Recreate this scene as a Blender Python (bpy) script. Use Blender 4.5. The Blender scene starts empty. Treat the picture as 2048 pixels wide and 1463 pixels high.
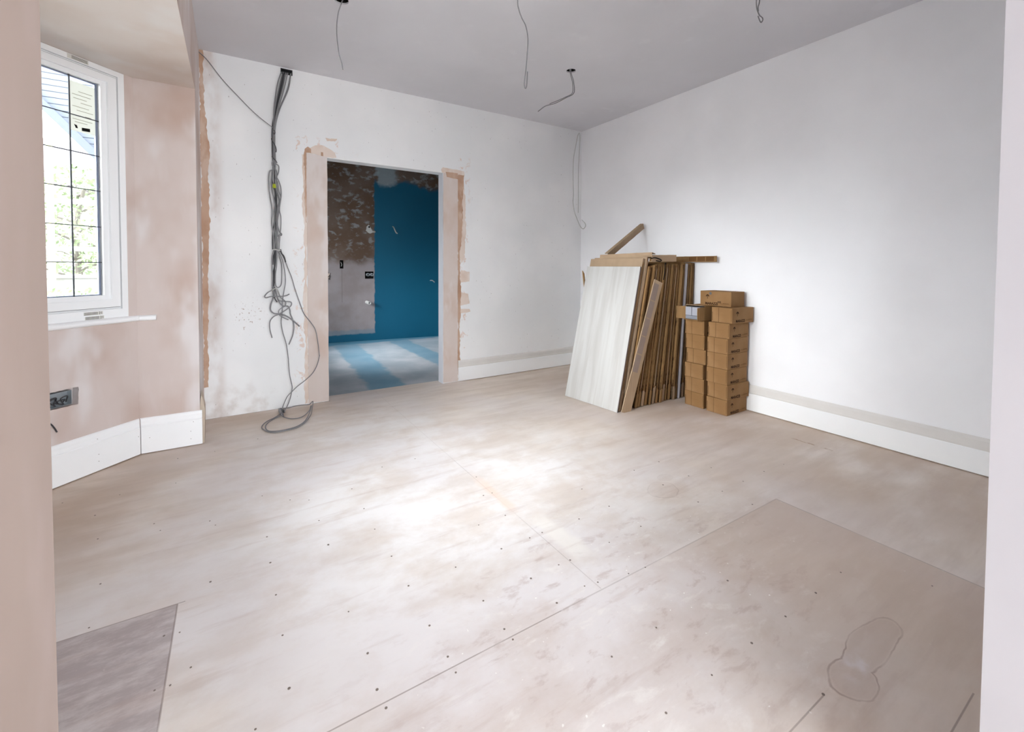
import bpy, bmesh, math, random
from mathutils import Vector, Matrix
random.seed(7)
PI = math.pi
SC = bpy.context.scene
COL = SC.collection

# ------------------------------------------------------------------ camera
IMG_W, IMG_H = 2048.0, 1463.0
FOCAL_PX, PP_Y = 889.56, 559.28
YAW, PITCH, ROLL = 0.563449, 0.029176, -0.004457
cam_data = bpy.data.cameras.new('camera')
cam = bpy.data.objects.new('camera', cam_data)
COL.objects.link(cam)
fwd = Vector((math.sin(YAW) * math.cos(PITCH), math.cos(YAW) * math.cos(PITCH), -math.sin(PITCH)))
rgt = Vector((math.cos(YAW), -math.sin(YAW), 0))
dwn = fwd.cross(rgt)
cr, sr = math.cos(ROLL), math.sin(ROLL)
rgt2 = rgt * cr + dwn * sr
dwn2 = dwn * cr - rgt * sr
M = Matrix((rgt2, -dwn2, -fwd)).transposed().to_4x4()
M.translation = Vector((0, 0, 1.184))
cam.matrix_world = M
cam_data.sensor_fit = 'HORIZONTAL'
cam_data.sensor_width = 36.0
cam_data.lens = 36.0 * FOCAL_PX / IMG_W
cam_data.shift_y = -(IMG_H / 2 - PP_Y) / IMG_W
cam_data.clip_start = 0.02
SC.camera = cam

# ------------------------------------------------------------------ daylight and exposure
world = bpy.data.worlds.new('overcast_sky')
SC.world = world
world.use_nodes = True
wb = world.node_tree.nodes['Background']
wb.inputs[0].default_value = (0.93, 0.97, 1.0, 1)
wb.inputs[1].default_value = 4.5
sun_d = bpy.data.lights.new('hazy_sun', 'SUN')
sun_d.energy = 7.0
sun_d.angle = math.radians(48)
sun_d.color = (0.99, 0.99, 1.0)
sun = bpy.data.objects.new('hazy_sun', sun_d)
COL.objects.link(sun)
sun.rotation_euler = Vector((1.0, 0.10, -0.46)).to_track_quat('-Z', 'Y').to_euler()
SC.view_settings.view_transform = 'Standard'
SC.view_settings.look = 'None'
SC.view_settings.exposure = 1.3
SC.view_settings.gamma = 1.0
SC.view_settings.use_curve_mapping = False
SC.cycles.max_bounces = 14
SC.cycles.diffuse_bounces = 11
SC.cycles.transmission_bounces = 8
SC.cycles.transparent_max_bounces = 12
SC.cycles.use_denoising = True
SC.cycles.sample_clamp_indirect = 8.0
SC.cycles.caustics_reflective = False
SC.cycles.caustics_refractive = False

# ------------------------------------------------------------------ material helpers
def srgb(r, g, b):
    f = lambda c: (c / 12.92 if c <= 0.04045 else ((c + 0.055) / 1.055) ** 2.4)
    return (f(r / 255.0), f(g / 255.0), f(b / 255.0), 1.0)

class E:
    """A node socket (or a number) with arithmetic."""
    def __init__(s, g, v): s.g, s.v = g, v
    def _m(s, op, *o, clamp=False):
        n = s.g.nt.nodes.new('ShaderNodeMath'); n.operation = op; n.use_clamp = clamp
        for i, a in enumerate((s,) + o):
            a = a.v if isinstance(a, E) else a
            if isinstance(a, (int, float)): n.inputs[i].default_value = a
            else: s.g.nt.links.new(a, n.inputs[i])
        return E(s.g, n.outputs[0])
    def __add__(s, o): return s._m('ADD', o)
    __radd__ = __add__
    def __sub__(s, o): return s._m('SUBTRACT', o)
    def __rsub__(s, o): return E(s.g, o)._m('SUBTRACT', s)
    def __mul__(s, o): return s._m('MULTIPLY', o)
    __rmul__ = __mul__
    def __truediv__(s, o): return s._m('DIVIDE', o)
    def abs(s): return s._m('ABSOLUTE')
    def mn(s, o): return s._m('MINIMUM', o)
    def mx(s, o): return s._m('MAXIMUM', o)
    def gt(s, o): return s._m('GREATER_THAN', o)
    def lt(s, o): return s._m('LESS_THAN', o)
    def sq(s): return s * s
    def sqrt(s): return s._m('SQRT')
    def ss(s, a, b, lo=0.0, hi=1.0):
        n = s.g.nt.nodes.new('ShaderNodeMapRange'); n.interpolation_type = 'SMOOTHSTEP'
        n.inputs[1].default_value = a; n.inputs[2].default_value = b
        n.inputs[3].default_value = lo; n.inputs[4].default_value = hi
        s.g.nt.links.new(s.v, n.inputs[0]); return E(s.g, n.outputs[0])

class G:
    def __init__(s, name, rough=0.7, spec=0.3, metallic=0.0):
        s.mat = bpy.data.materials.new(name); s.mat.use_nodes = True
        s.nt = s.mat.node_tree; s.bs = s.nt.nodes['Principled BSDF']
        s.bs.inputs['Roughness'].default_value = rough
        s.bs.inputs['Specular IOR Level'].default_value = spec
        s.bs.inputs['Metallic'].default_value = metallic
        tc = s.nt.nodes.new('ShaderNodeTexCoord'); s.obj = tc.outputs['Object']
        sep = s.nt.nodes.new('ShaderNodeSeparateXYZ'); s.nt.links.new(s.obj, sep.inputs[0])
        s.x, s.y, s.z = (E(s, sep.outputs[i]) for i in range(3))
        oi = s.nt.nodes.new('ShaderNodeObjectInfo'); s.rnd = E(s, oi.outputs['Random'])
    def noise(s, scale=1.0, vec=(1, 1, 1), detail=3.0, rough=0.5, seed=0.0, dist=0.0):
        mp = s.nt.nodes.new('ShaderNodeMapping'); mp.inputs['Scale'].default_value = vec
        mp.inputs['Location'].default_value = (seed * 3.1, seed * 1.7, seed)
        s.nt.links.new(s.obj, mp.inputs['Vector'])
        n = s.nt.nodes.new('ShaderNodeTexNoise'); n.inputs['Scale'].default_value = scale
        n.inputs['Detail'].default_value = detail; n.inputs['Roughness'].default_value = rough
        n.inputs['Distortion'].default_value = dist
        s.nt.links.new(mp.outputs[0], n.inputs['Vector']); return E(s, n.outputs[0])
    def vor(s, scale, vec=(1, 1, 1), seed=0.0):
        mp = s.nt.nodes.new('ShaderNodeMapping'); mp.inputs['Scale'].default_value = vec
        mp.inputs['Location'].default_value = (seed, seed * 2, seed * 3)
        s.nt.links.new(s.obj, mp.inputs['Vector'])
        n = s.nt.nodes.new('ShaderNodeTexVoronoi'); n.inputs['Scale'].default_value = scale
        s.nt.links.new(mp.outputs[0], n.inputs['Vector']); return E(s, n.outputs['Distance'])
    def mix(s, f, a, b):
        n = s.nt.nodes.new('ShaderNodeMix'); n.data_type = 'RGBA'
        for i, v in ((0, f), (6, a), (7, b)):
            v = v.v if isinstance(v, E) else v
            if isinstance(v, (int, float, tuple)): n.inputs[i].default_value = v
            else: s.nt.links.new(v, n.inputs[i])
        return n.outputs[2]
    def out(s, c, bump=None, strength=0.2, dist=0.01):
        if isinstance(c, tuple): s.bs.inputs['Base Color'].default_value = c
        else: s.nt.links.new(c, s.bs.inputs['Base Color'])
        if bump is not None:
            b = s.nt.nodes.new('ShaderNodeBump'); b.inputs['Strength'].default_value = strength
            b.inputs['Distance'].default_value = dist
            s.nt.links.new(bump.v, b.inputs['Height']); s.nt.links.new(b.outputs[0], s.bs.inputs['Normal'])
        return s.mat

def flat(name, c, rough=0.6, spec=0.3, metallic=0.0, var=0.06, scale=8.0):
    g = G(name, rough, spec, metallic)
    c = srgb(*c)
    d = tuple(v * (1 - var * 2) for v in c[:3]) + (1.0,)
    return g.out(g.mix(g.noise(scale, detail=4), d, c))

# ------------------------------------------------------------------ mesh helpers
def link(name, bm, mat, parent=None, smooth=False, mw=None):
    me = bpy.data.meshes.new(name)
    bmesh.ops.recalc_face_normals(bm, faces=bm.faces)
    bm.to_mesh(me); bm.free()
    if smooth:
        for p in me.polygons: p.use_smooth = True
    o = bpy.data.objects.new(name, me)
    if isinstance(mat, (list, tuple)):
        for m in mat: me.materials.append(m)
    else: me.materials.append(mat)
    COL.objects.link(o)
    if mw is not None: o.matrix_world = mw
    if parent is not None: o.parent = parent
    return o
def tag(o, label, cat, group=None, kind=None):
    o['label'] = label; o['category'] = cat
    if group: o['group'] = group
    if kind: o['kind'] = kind
    return o
def struct(o): o['kind'] = 'structure'; return o
def empty(name, loc=(0, 0, 0)):
    o = bpy.data.objects.new(name, None); COL.objects.link(o); o.location = loc
    o.empty_display_size = 0.05
    return o
def box(bm, a, b, mw=None, bevel=0.0, mi=0):
    r = bmesh.ops.create_cube(bm, size=1.0)
    vs = r['verts']
    for v in vs:
        v.co = Vector([a[i] + (v.co[i] + 0.5) * (b[i] - a[i]) for i in range(3)])
    if bevel > 0:
        es = list({e for v in vs for e in v.link_edges})
        rr = bmesh.ops.bevel(bm, geom=es, offset=bevel, segments=2, affect='EDGES', profile=0.5)
        vs = list({v for f in rr['faces'] for v in f.verts} | {v for v in vs if v.is_valid})
    if mi:
        for f in {f for v in vs for f in v.link_faces}: f.material_index = mi
    if mw is not None:
        for v in vs: v.co = mw @ v.co
    return vs
def prism(bm, pts, d0, d1, frame):
    """Polygon pts (u, v) swept from depth d0 to d1; frame(u, v, d) gives the point."""
    a = [bm.verts.new(frame(u, v, d0)) for u, v in pts]
    b = [bm.verts.new(frame(u, v, d1)) for u, v in pts]
    n = len(pts)
    bm.faces.new(a); bm.faces.new(list(reversed(b)))
    for i in range(n):
        bm.faces.new((a[i], b[i], b[(i + 1) % n], a[(i + 1) % n]))
def XY(z0=0):
    return lambda u, v, d: Vector((u, v, d))
def catmull(pts, seg=6):
    P = [Vector(p) for p in pts]
    if len(P) < 3: return P
    P = [P[0] * 2 - P[1]] + P + [P[-1] * 2 - P[-2]]
    out = []
    for i in range(1, len(P) - 2):
        for k in range(seg):
            t = k / seg
            a, b, c, d = P[i - 1], P[i], P[i + 1], P[i + 2]
            out.append(0.5 * ((2 * b) + (c - a) * t + (2 * a - 5 * b + 4 * c - d) * t * t + (3 * b - a - 3 * c + d) * t ** 3))
    out.append(P[-2])
    return out
def tube(bm, pts, r, sides=8, seg=6, taper=None):
    P = catmull(pts, seg)
    rings = []; up = None
    for i, p in enumerate(P):
        t = (P[min(i + 1, len(P) - 1)] - P[max(i - 1, 0)])
        if t.length < 1e-7: t = Vector((0, 0, 1))
        t.normalize()
        if up is None:
            up = t.orthogonal().normalized()
        up = (up - t * up.dot(t))
        if up.length < 1e-5: up = t.orthogonal()
        up.normalize(); s = t.cross(up)
        rr = r if taper is None else r * taper(i / (len(P) - 1))
        rings.append([bm.verts.new(p + (up * math.cos(a) + s * math.sin(a)) * rr)
                      for a in [2 * PI * k / sides for k in range(sides)]])
    for i in range(len(rings) - 1):
        for k in range(sides):
            bm.faces.new((rings[i][k], rings[i][(k + 1) % sides], rings[i + 1][(k + 1) % sides], rings[i + 1][k]))
    bm.faces.new(rings[0]); bm.faces.new(list(reversed(rings[-1])))
def cyl(bm, c, r, h, axis='Z', sides=20, r2=None):
    m = {'Z': Matrix.Identity(4), 'X': Matrix.Rotation(PI / 2, 4, 'Y'), 'Y': Matrix.Rotation(PI / 2, 4, 'X')}[axis]
    bmesh.ops.create_cone(bm, cap_ends=True, segments=sides, radius1=r, radius2=r if r2 is None else r2, depth=h,
                          matrix=Matrix.Translation(c) @ m)
def cut(o, bms):
    """Cut holes into a wall or slab, leaving one finished mesh."""
    mods = []; tmp = []
    for bm in bms:
        bmesh.ops.recalc_face_normals(bm, faces=bm.faces)
        me = bpy.data.meshes.new('c'); bm.to_mesh(me); bm.free()
        c = bpy.data.objects.new('c', me); COL.objects.link(c); tmp.append(c)
        m = o.modifiers.new('b', 'BOOLEAN'); m.operation = 'DIFFERENCE'; m.object = c; m.solver = 'EXACT'; m.use_self = True
    bpy.context.view_layer.update()
    dg = bpy.context.evaluated_depsgraph_get()
    me = bpy.data.meshes.new_from_object(o.evaluated_get(dg))
    o.modifiers.clear(); old = o.data; o.data = me
    for c in tmp: bpy.data.objects.remove(c)
    bpy.data.meshes.remove(old)
def ragged(pts, step=0.02, amp=0.006, seed=0):
    """A polygon outline broken up into a hand-made, uneven edge."""
    rd = random.Random(seed); out = []
    n = len(pts)
    for i in range(n):
        a = Vector(pts[i]); b = Vector(pts[(i + 1) % n]); L = (b - a).length
        k = max(1, int(L / step))
        nrm = Vector((-(b - a).y, (b - a).x)).normalized() if L > 0 else Vector((0, 0))
        for j in range(k):
            q = a + (b - a) * (j / k); w = math.sin(q.y * 7.3 + seed) * math.sin(q.y * 17.1 + seed * 2) * amp * 1.2
            out.append(tuple(q + nrm * (rd.uniform(-amp, amp) * 0.8 + (w if L > 0.2 else 0))))
    return out

# ------------------------------------------------------------------ room measures
WX0, WX1 = -0.185, 3.637           # left and right wall faces
def wall_y(x): return 4.117 + 0.0155 * (x + 0.185)
def ceil_z(x, y): return 2.803 + 0.0078 * (x + 0.19) + 0.003 * (4.17 - y)
DOOR_L, DOOR_R, DOOR_Z = 0.713, 1.803, 2.117
SOF = 2.33
REV_Y = 3.575
P0 = Vector((-0.4965, REV_Y, 0)); SPL = 0.83
P1 = P0 + Vector((-0.7071, -0.7071, 0)) * SPL
N0 = Vector((-0.4965, 0.741, 0))
P2 = N0 + Vector((-0.7071, 0.7071, 0)) * SPL

# ------------------------------------------------------------------ materials
def mat_paint(name, c, stains=True):
    g = G(name, 0.62, 0.25)
    n = g.noise(1.3, detail=4, seed=2)
    col = g.mix(n.ss(0.35, 0.7), srgb(*[v - 7 for v in c]), srgb(*c))
    col = g.mix(g.noise(5.0, vec=(1, 1, 0.4), detail=5, seed=5).ss(0.62, 0.75) * 0.12, col, srgb(245, 247, 250))
    return g.out(col, g.noise(90, detail=2), 0.05, 0.002)
M_paint = mat_paint('white_emulsion', (245, 246, 249))
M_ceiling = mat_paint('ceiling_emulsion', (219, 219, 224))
def mat_backwall():
    g = G('back_wall_emulsion', 0.62, 0.25)
    n = g.noise(1.3, detail=4, seed=2)
    col = g.mix(n.ss(0.35, 0.7), srgb(232, 234, 236), srgb(242, 243, 244))
    # faint pink bleed of old plaster round the doorway and down the left corner
    left = g.x.ss(-0.12, -0.02, 1, 0) * g.noise(7, vec=(1, 1, 0.5), detail=5, seed=3).ss(0.35, 0.7)
    col = g.mix(left * 0.7, col, srgb(196, 178, 168))
    dirt = g.z.ss(0.05, 0.35, 1, 0) * g.x.ss(0.2, 0.45, 1, 0) * g.noise(9, detail=5, seed=8).ss(0.4, 0.7)
    col = g.mix(dirt * 0.4, col, srgb(176, 158, 146))
    # mud flicks beside the cable bundle
    d = (((g.x - 0.12) / 0.13).sq() + ((g.z - 0.78) / 0.16).sq()).sqrt()
    fl = g.noise(70, vec=(1, 1, 0.8), detail=2, seed=4).ss(0.64, 0.69) * d.ss(0.4, 1.2, 1, 0)
    col = g.mix(fl * 0.7, col, srgb(150, 118, 104))
    # scraped filler marks left and right of the doorway
    band = g.x.ss(0.42, 0.48) * g.x.ss(0.53, 0.56, 1, 0) + g.x.ss(1.95, 1.98) * g.x.ss(2.05, 2.13, 1, 0) + \
        g.z.ss(2.12, 2.16) * g.z.ss(2.22, 2.3, 1, 0) * g.x.ss(0.5, 0.6) * g.x.ss(0.85, 1.0, 1, 0)
    sc = g.noise(9, vec=(1.4, 1, 1), detail=8, rough=0.7, seed=6, dist=0.6).ss(0.56, 0.6) * band * g.z.lt(2.3)
    col = g.mix(sc * 0.55, col, srgb(214, 178, 156))
    sp = g.noise(120, vec=(1, 1, 0.35), detail=1, seed=9).ss(0.785, 0.80)
    col = g.mix(sp * 0.7, col, srgb(120, 110, 108))
    return g.out(col, g.noise(90, detail=2), 0.05, 0.002)
M_back = mat_backwall()
def mat_plaster(name, base, damp, pale, fac=0.8, seed=0.0, scale=1.5):
    g = G(name, 0.75, 0.2)
    a = g.noise(scale, vec=(1, 1, 0.8), detail=3, seed=seed)
    b = g.noise(scale * 1.8, vec=(1, 1, 0.45), detail=3, seed=seed + 4)
    col = g.mix(a.ss(0.42, 0.72) * fac, srgb(*base), srgb(*damp))
    col = g.mix(b.ss(0.5, 0.68) * fac, col, srgb(*pale))
    fine = g.noise(14, vec=(1, 1, 0.3), detail=5, seed=seed + 1)
    col = g.mix(fine.ss(0.5, 0.8) * 0.2, col, srgb(*pale))
    return g.out(col, g.noise(30, detail=3, seed=3), 0.04, 0.003)
M_bay = mat_plaster('bay_plaster', (206, 193, 188), (182, 157, 143), (220, 215, 215), 0.95, 1.3, 1.9)
M_soffit = mat_plaster('soffit_plaster', (218, 209, 203), (206, 188, 175), (222, 218, 215), 0.8, 5.0)
M_jambshade = mat_plaster('shaded_jamb_plaster', (152, 137, 130), (138, 122, 114), (162, 147, 143), 0.6, 9.0, 2.5)  # same plaster as the bay, darkened so the colour carries the backlit pier's shade
M_doorstrip = mat_plaster('door_strip_plaster', (210, 198, 192), (202, 182, 170), (218, 211, 209), 0.8, 3.0, 4.0)
M_rightjamb = mat_plaster('pale_plaster', (205, 208, 216), (200, 202, 209), (210, 213, 221), 0.7, 2.0)
M_orange = mat_plaster('damp_filler', (194, 164, 143), (176, 140, 116), (208, 186, 170), 0.9, 7.0, 7.0)
M_palefill = mat_plaster('pale_filler', (222, 208, 198), (214, 194, 180), (228, 220, 214), 0.8, 8.0, 9.0)
M_skirt = flat('primed_skirting', (244, 246, 248), 0.45, 0.4, var=0.02)
M_skirtband = flat('dusty_moulding', (228, 226, 223), 0.7, 0.2, var=0.08, scale=6)
M_upvc = flat('white_upvc', (242, 244, 246), 0.3, 0.5, var=0.01)
M_mdf = flat('raw_mdf', (196, 182, 166), 0.8, 0.2)
M_lead = flat('lead_strip', (74, 78, 86), 0.5, 0.4, var=0.15, scale=60)
M_dark = flat('dark_cavity', (26, 24, 24), 0.9, 0.1)
M_gap = flat('shadow_gap_filler', (70, 62, 58), 0.9, 0.1)
M_cable = flat('grey_cable_sheath', (138, 138, 142), 0.45, 0.4, var=0.1)
M_cabledark = flat('dark_cable_sheath', (66, 66, 70), 0.45, 0.4, var=0.1)
M_cablewhite = flat('white_cable_sheath', (196, 196, 194), 0.45, 0.4, var=0.06)
M_green = flat('green_sleeving', (176, 190, 40), 0.5, 0.4)
M_steel = flat('galvanised_steel', (168, 176, 182), 0.4, 0.5, 0.4)
M_screw = flat('screw_head', (128, 116, 108), 0.5, 0.4)
M_paper = flat('sticker_paper', (222, 222, 216), 0.7, 0.2)
M_ink = flat('printed_ink', (60, 56, 58), 0.7, 0.2)
M_inkbrown = flat('brown_ink', (52, 34, 22), 0.8, 0.1)
def mat_glass():
    m = bpy.data.materials.new('window_glass'); m.use_nodes = True; nt = m.node_tree
    nt.nodes.remove(nt.nodes['Principled BSDF'])
    o = nt.nodes['Material Output']
    t = nt.nodes.new('ShaderNodeBsdfTransparent'); t.inputs[0].default_value = (0.96, 0.98, 0.98, 1)
    gl = nt.nodes.new('ShaderNodeBsdfGlossy'); gl.inputs['Roughness'].default_value = 0.02
    lw = nt.nodes.new('ShaderNodeFresnel'); lw.inputs[0].default_value = 1.45
    mx = nt.nodes.new('ShaderNodeMixShader')
    nt.links.new(lw.outputs[0], mx.inputs[0]); nt.links.new(t.outputs[0], mx.inputs[1]); nt.links.new(gl.outputs[0], mx.inputs[2])
    nt.links.new(mx.outputs[0], o.inputs[0]); return m
M_glass = mat_glass()

def mat_floor():
    g = G('dusty_plywood', 0.5, 0.35)
    x, y = g.x, g.y
    grain = g.noise(1.6, vec=(1.3, 7, 1), detail=6, rough=0.6, dist=0.2)
    big = g.noise(0.9, vec=(1, 1.6, 1), detail=4, seed=3)
    col = g.mix(grain.ss(0.35, 0.68), srgb(200, 184, 168), srgb(218, 204, 190))
    col = g.mix(big.ss(0.45, 0.7) * 0.6, col, srgb(190, 168, 150))
    # plaster dust, thickest in the middle and in front of the bay
    d = (((x - 0.75) / 1.35).sq() + ((y - 2.0) / 1.75).sq()).sqrt() + (g.noise(1.6, detail=5, seed=7) - 0.5) * 1.1
    dust = d.ss(0.35, 1.5, 1, 0.15)
    cl = g.noise(3.2, vec=(1, 1.3, 1), detail=6, rough=0.62, seed=11, dist=0.2).ss(0.32, 0.64, 0.45, 1)
    col = g.mix(dust * cl * 0.95, col, srgb(238, 236, 236))
    haze = g.noise(1.1, detail=3, seed=21).ss(0.4, 0.65)
    col = g.mix(haze * 0.35, col, srgb(214, 206, 208))
    # trowel scrapes and scratches
    scr = g.noise(7, vec=(1, 2.2, 1), detail=8, rough=0.66, seed=14, dist=0.3)
    dz = (((x - 1.25) / 0.9).sq() + ((y - 1.1) / 0.6).sq()).sqrt().ss(0.4, 1.3, 1, 0.15)
    col = g.mix(scr.ss(0.54, 0.70) * dz * 0.7, col, srgb(238, 234, 230))
    col = g.mix(scr.ss(0.34, 0.46, 1, 0) * dz * 0.4, col, srgb(176, 154, 146))
    # dirtier edges: in the bay, along the back wall left of the doorway, below the right wall
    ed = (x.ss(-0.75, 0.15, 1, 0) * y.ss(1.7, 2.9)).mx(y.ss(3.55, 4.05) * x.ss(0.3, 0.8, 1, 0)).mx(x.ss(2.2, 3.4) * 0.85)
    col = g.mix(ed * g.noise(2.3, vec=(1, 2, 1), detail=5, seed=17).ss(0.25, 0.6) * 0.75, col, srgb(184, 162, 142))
    # greyer old sheet in the near left corner
    old = x.lt(-0.172) * y.lt(1.912)
    on = g.noise(5, vec=(1, 2.5, 1), detail=6, rough=0.7, seed=19)
    col = g.mix(old * 0.8, col, g.mix(on.ss(0.42, 0.66), srgb(158, 146, 146), srgb(196, 188, 188)))
    # browner sheet on the right
    br = x.gt(1.14) * x.lt(2.35) * y.lt(1.175)
    col = g.mix(br * x.ss(1.0, 2.2) * 0.5, col, srgb(186, 162, 144))
    def line(a, c, w, b, lo, hi, s=1.0):
        n = g.noise(4, detail=3, seed=c * 7).ss(0.25, 0.5, 0.25, 1)
        return (a - c).abs().ss(w * 0.35, w, 1, 0) * b.gt(lo) * b.lt(hi) * n * s
    seams = line(y, 1.175, 0.003, x, -0.17, 0.95).mx(line(y, 1.175, 0.004, x, 0.95, 2.352, 0.5))
    for q in ((x, 2.352, 0.004, y, -1, 1.175, 0.8), (x, 1.14, 0.003, y, 1.18, 2.46, 0.45), (x, -0.172, 0.0035, y, -1, 1.912, 1.0),
              (y, 1.912, 0.0035, x, -2, -0.15, 0.9), (y, 0.55, 0.003, x, 1.15, 1.38, 1.0), (y, 0.33, 0.003, x, 1.5, 1.74, 1.0),
              (x, 1.14, 0.003, y, 2.46, 4.2, 0.25), (y, 2.39, 0.003, x, 1.14, 3.6, 0.2)):
        seams = seams.mx(line(*q))
    col = g.mix(seams * 0.6, col, srgb(120, 102, 94))
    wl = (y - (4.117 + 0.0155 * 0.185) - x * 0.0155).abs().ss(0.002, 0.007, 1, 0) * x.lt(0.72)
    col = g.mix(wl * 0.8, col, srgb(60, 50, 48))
    # filler smeared along the joint
    pf = ((x - 1.21).abs() + (g.noise(6, detail=4, seed=23) - 0.5) * 0.12).ss(0.02, 0.07, 1, 0) * y.ss(1.3, 1.42) * y.ss(1.62, 1.74, 1, 0)
    col = g.mix(pf * 0.8, col, srgb(240, 236, 230))
    po = ((x - 1.15).abs() + (g.noise(5, detail=3, seed=24) - 0.5) * 0.06).ss(0.01, 0.045, 1, 0) * y.ss(1.75, 1.85) * y.ss(2.0, 2.3, 1, 0)
    col = g.mix(po * 0.6, col, srgb(234, 206, 188))
    def stain(cx, cy, rx, ry, seed, rot=0.0):
        ca, sa = math.cos(rot), math.sin(rot)
        u = (x - cx) * ca + (y - cy) * sa; v = (y - cy) * ca - (x - cx) * sa
        return ((u / rx).sq() + (v / ry).sq()).sqrt() + (g.noise(9, detail=3, seed=seed) - 0.5) * 0.55
    def ringed(dd, k):
        nonlocal col
        col = g.mix(dd.ss(0.85, 1.0, 1, 0) * 0.25 * k, col, srgb(170, 148, 136))
        brk = g.noise(6, detail=3, seed=44).ss(0.35, 0.6, 0.3, 1)
        col = g.mix((dd - 1.0).abs().ss(0.01, 0.07, 1, 0) * brk * 0.7 * k, col, srgb(138, 112, 100))
    ringed(stain(1.93, 1.545, 0.095, 0.075, 31, 0.3), 0.45)
    ringed(stain(2.06, 1.63, 0.05, 0.035, 32), 0.35)
    ringed(stain(1.70, 0.55, 0.17, 0.05, 33, 0.02).mn(stain(1.50, 0.53, 0.085, 0.055, 34)), 0.9)
    streak = g.noise(2.2, vec=(0.8, 6, 1), detail=5, rough=0.65, seed=51)
    col = g.mix(streak.ss(0.55, 0.7) * 0.28, col, srgb(186, 166, 156))
    wd = stain(1.57, 0.545, 0.1, 0.04, 36, 0.1)
    col = g.mix(wd.ss(0.3, 1.0, 1, 0) * g.noise(14, detail=5, seed=61).ss(0.4, 0.65) * 0.8, col, srgb(218, 212, 214))
    gc = (x - 3.29).abs().ss(0.002, 0.02, 1, 0) * y.gt(1.3) * y.lt(1.55) * g.noise(20, vec=(3, 1, 1), detail=2, seed=37).ss(0.45, 0.6)
    col = g.mix(gc * 0.8, col, srgb(150, 118, 88))
    chip = g.noise(55, detail=1, seed=41).ss(0.76, 0.79) * dz
    col = g.mix(chip, col, srgb(248, 246, 242))
    return g.out(col, grain, 0.05, 0.003)
M_floor = mat_floor()

def mat_cardboard(name, c, streak=0.3, edges=False):
    g = G(name, 0.85, 0.12)
    a = g.noise(12, vec=(6, 1, 0.4), detail=4)
    b = g.noise(4, detail=3, seed=3)
    dk = tuple(v * 0.62 for v in c); lt = tuple(min(255, v * 1.06) for v in c)
    col = g.mix(a.ss(0.35, 0.7) * streak + (g.rnd - 0.35) * 0.6, srgb(*c), srgb(*dk))
    col = g.mix(b.ss(0.5, 0.75) * 0.4, col, srgb(*lt))
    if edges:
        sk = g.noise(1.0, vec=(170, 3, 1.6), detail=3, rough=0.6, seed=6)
        col = g.mix((sk + (g.noise(40, detail=3, seed=9) - 0.5) * 0.12).ss(0.50, 0.58) * 0.85, col, srgb(62, 42, 26))  # dark streaks painted on: creased board layers plus shade of the carton gaps
    return g.out(col)
M_card = mat_cardboard('brown_board', (150, 118, 80), 0.3)
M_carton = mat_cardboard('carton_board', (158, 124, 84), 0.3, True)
M_cardlight = mat_cardboard('light_board', (176, 152, 126), 0.12)
M_cardpink = mat_cardboard('pale_board', (192, 168, 140), 0.12)
def mat_boxboard():
    g = G('box_board', 0.8, 0.15)
    b = g.noise(5, detail=4)
    col = g.mix(b.ss(0.4, 0.7), srgb(136, 103, 68), srgb(148, 115, 80))
    col = g.mix((g.rnd) * 0.35, col, srgb(132, 98, 60))
    # front end: closing seam and stamped marks (front end faces local -X)
    front = g.x.lt(-0.1405)
    seam = (g.y - 0.026).abs().lt(0.0016)
    mark = (g.y + 0.083).abs().lt(0.0018) * g.z.gt(-0.045) * g.z.lt(0.048)
    mark2 = (g.y - 0.083).abs().lt(0.0026) * g.z.gt(-0.05) * g.z.lt(0.022)
    cross = (g.z - 0.002).abs().lt(0.0007) * g.y.gt(-0.04) * g.y.lt(0.025)
    col = g.mix(front * (seam + mark * 0.8 + mark2 * 0.9 + cross * 0.3).mn(1.0) * 0.85, col, srgb(78, 54, 30))
    side = g.y.lt(-0.0895)
    tape = (g.z + 0.039).abs().lt(0.0025) * g.x.gt(0.04) * g.x.lt(0.125)
    tape2 = (g.z + 0.046).abs().lt(0.0012) * g.x.gt(-0.13) * g.x.lt(0.13) * 0.35
    col = g.mix(side * (tape * 0.6 + tape2) * 0.9, col, srgb(98, 68, 36))
    return g.out(col)
M_box = mat_boxboard()
def mat_fronttile():
    g = G('travertine_tile', 0.35, 0.4)
    a = g.noise(3.0, vec=(1, 5, 0.35), detail=6, rough=0.6, dist=0.5)
    b = g.noise(7.0, vec=(1, 7, 0.3), detail=5, rough=0.6, seed=5, dist=0.4)
    col = g.mix(a.ss(0.35, 0.7), srgb(190, 190, 188), srgb(176, 174, 171))
    col = g.mix(b.ss(0.6, 0.74) * 0.55, col, srgb(168, 160, 153))
    return g.out(col)
M_tile = mat_fronttile()
M_tileedge = flat('tile_edge', (176, 170, 172), 0.6, 0.3, var=0.1, scale=20)
M_mosaic = flat('grey_tile', (168, 170, 180), 0.5, 0.3, var=0.06, scale=20)
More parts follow.
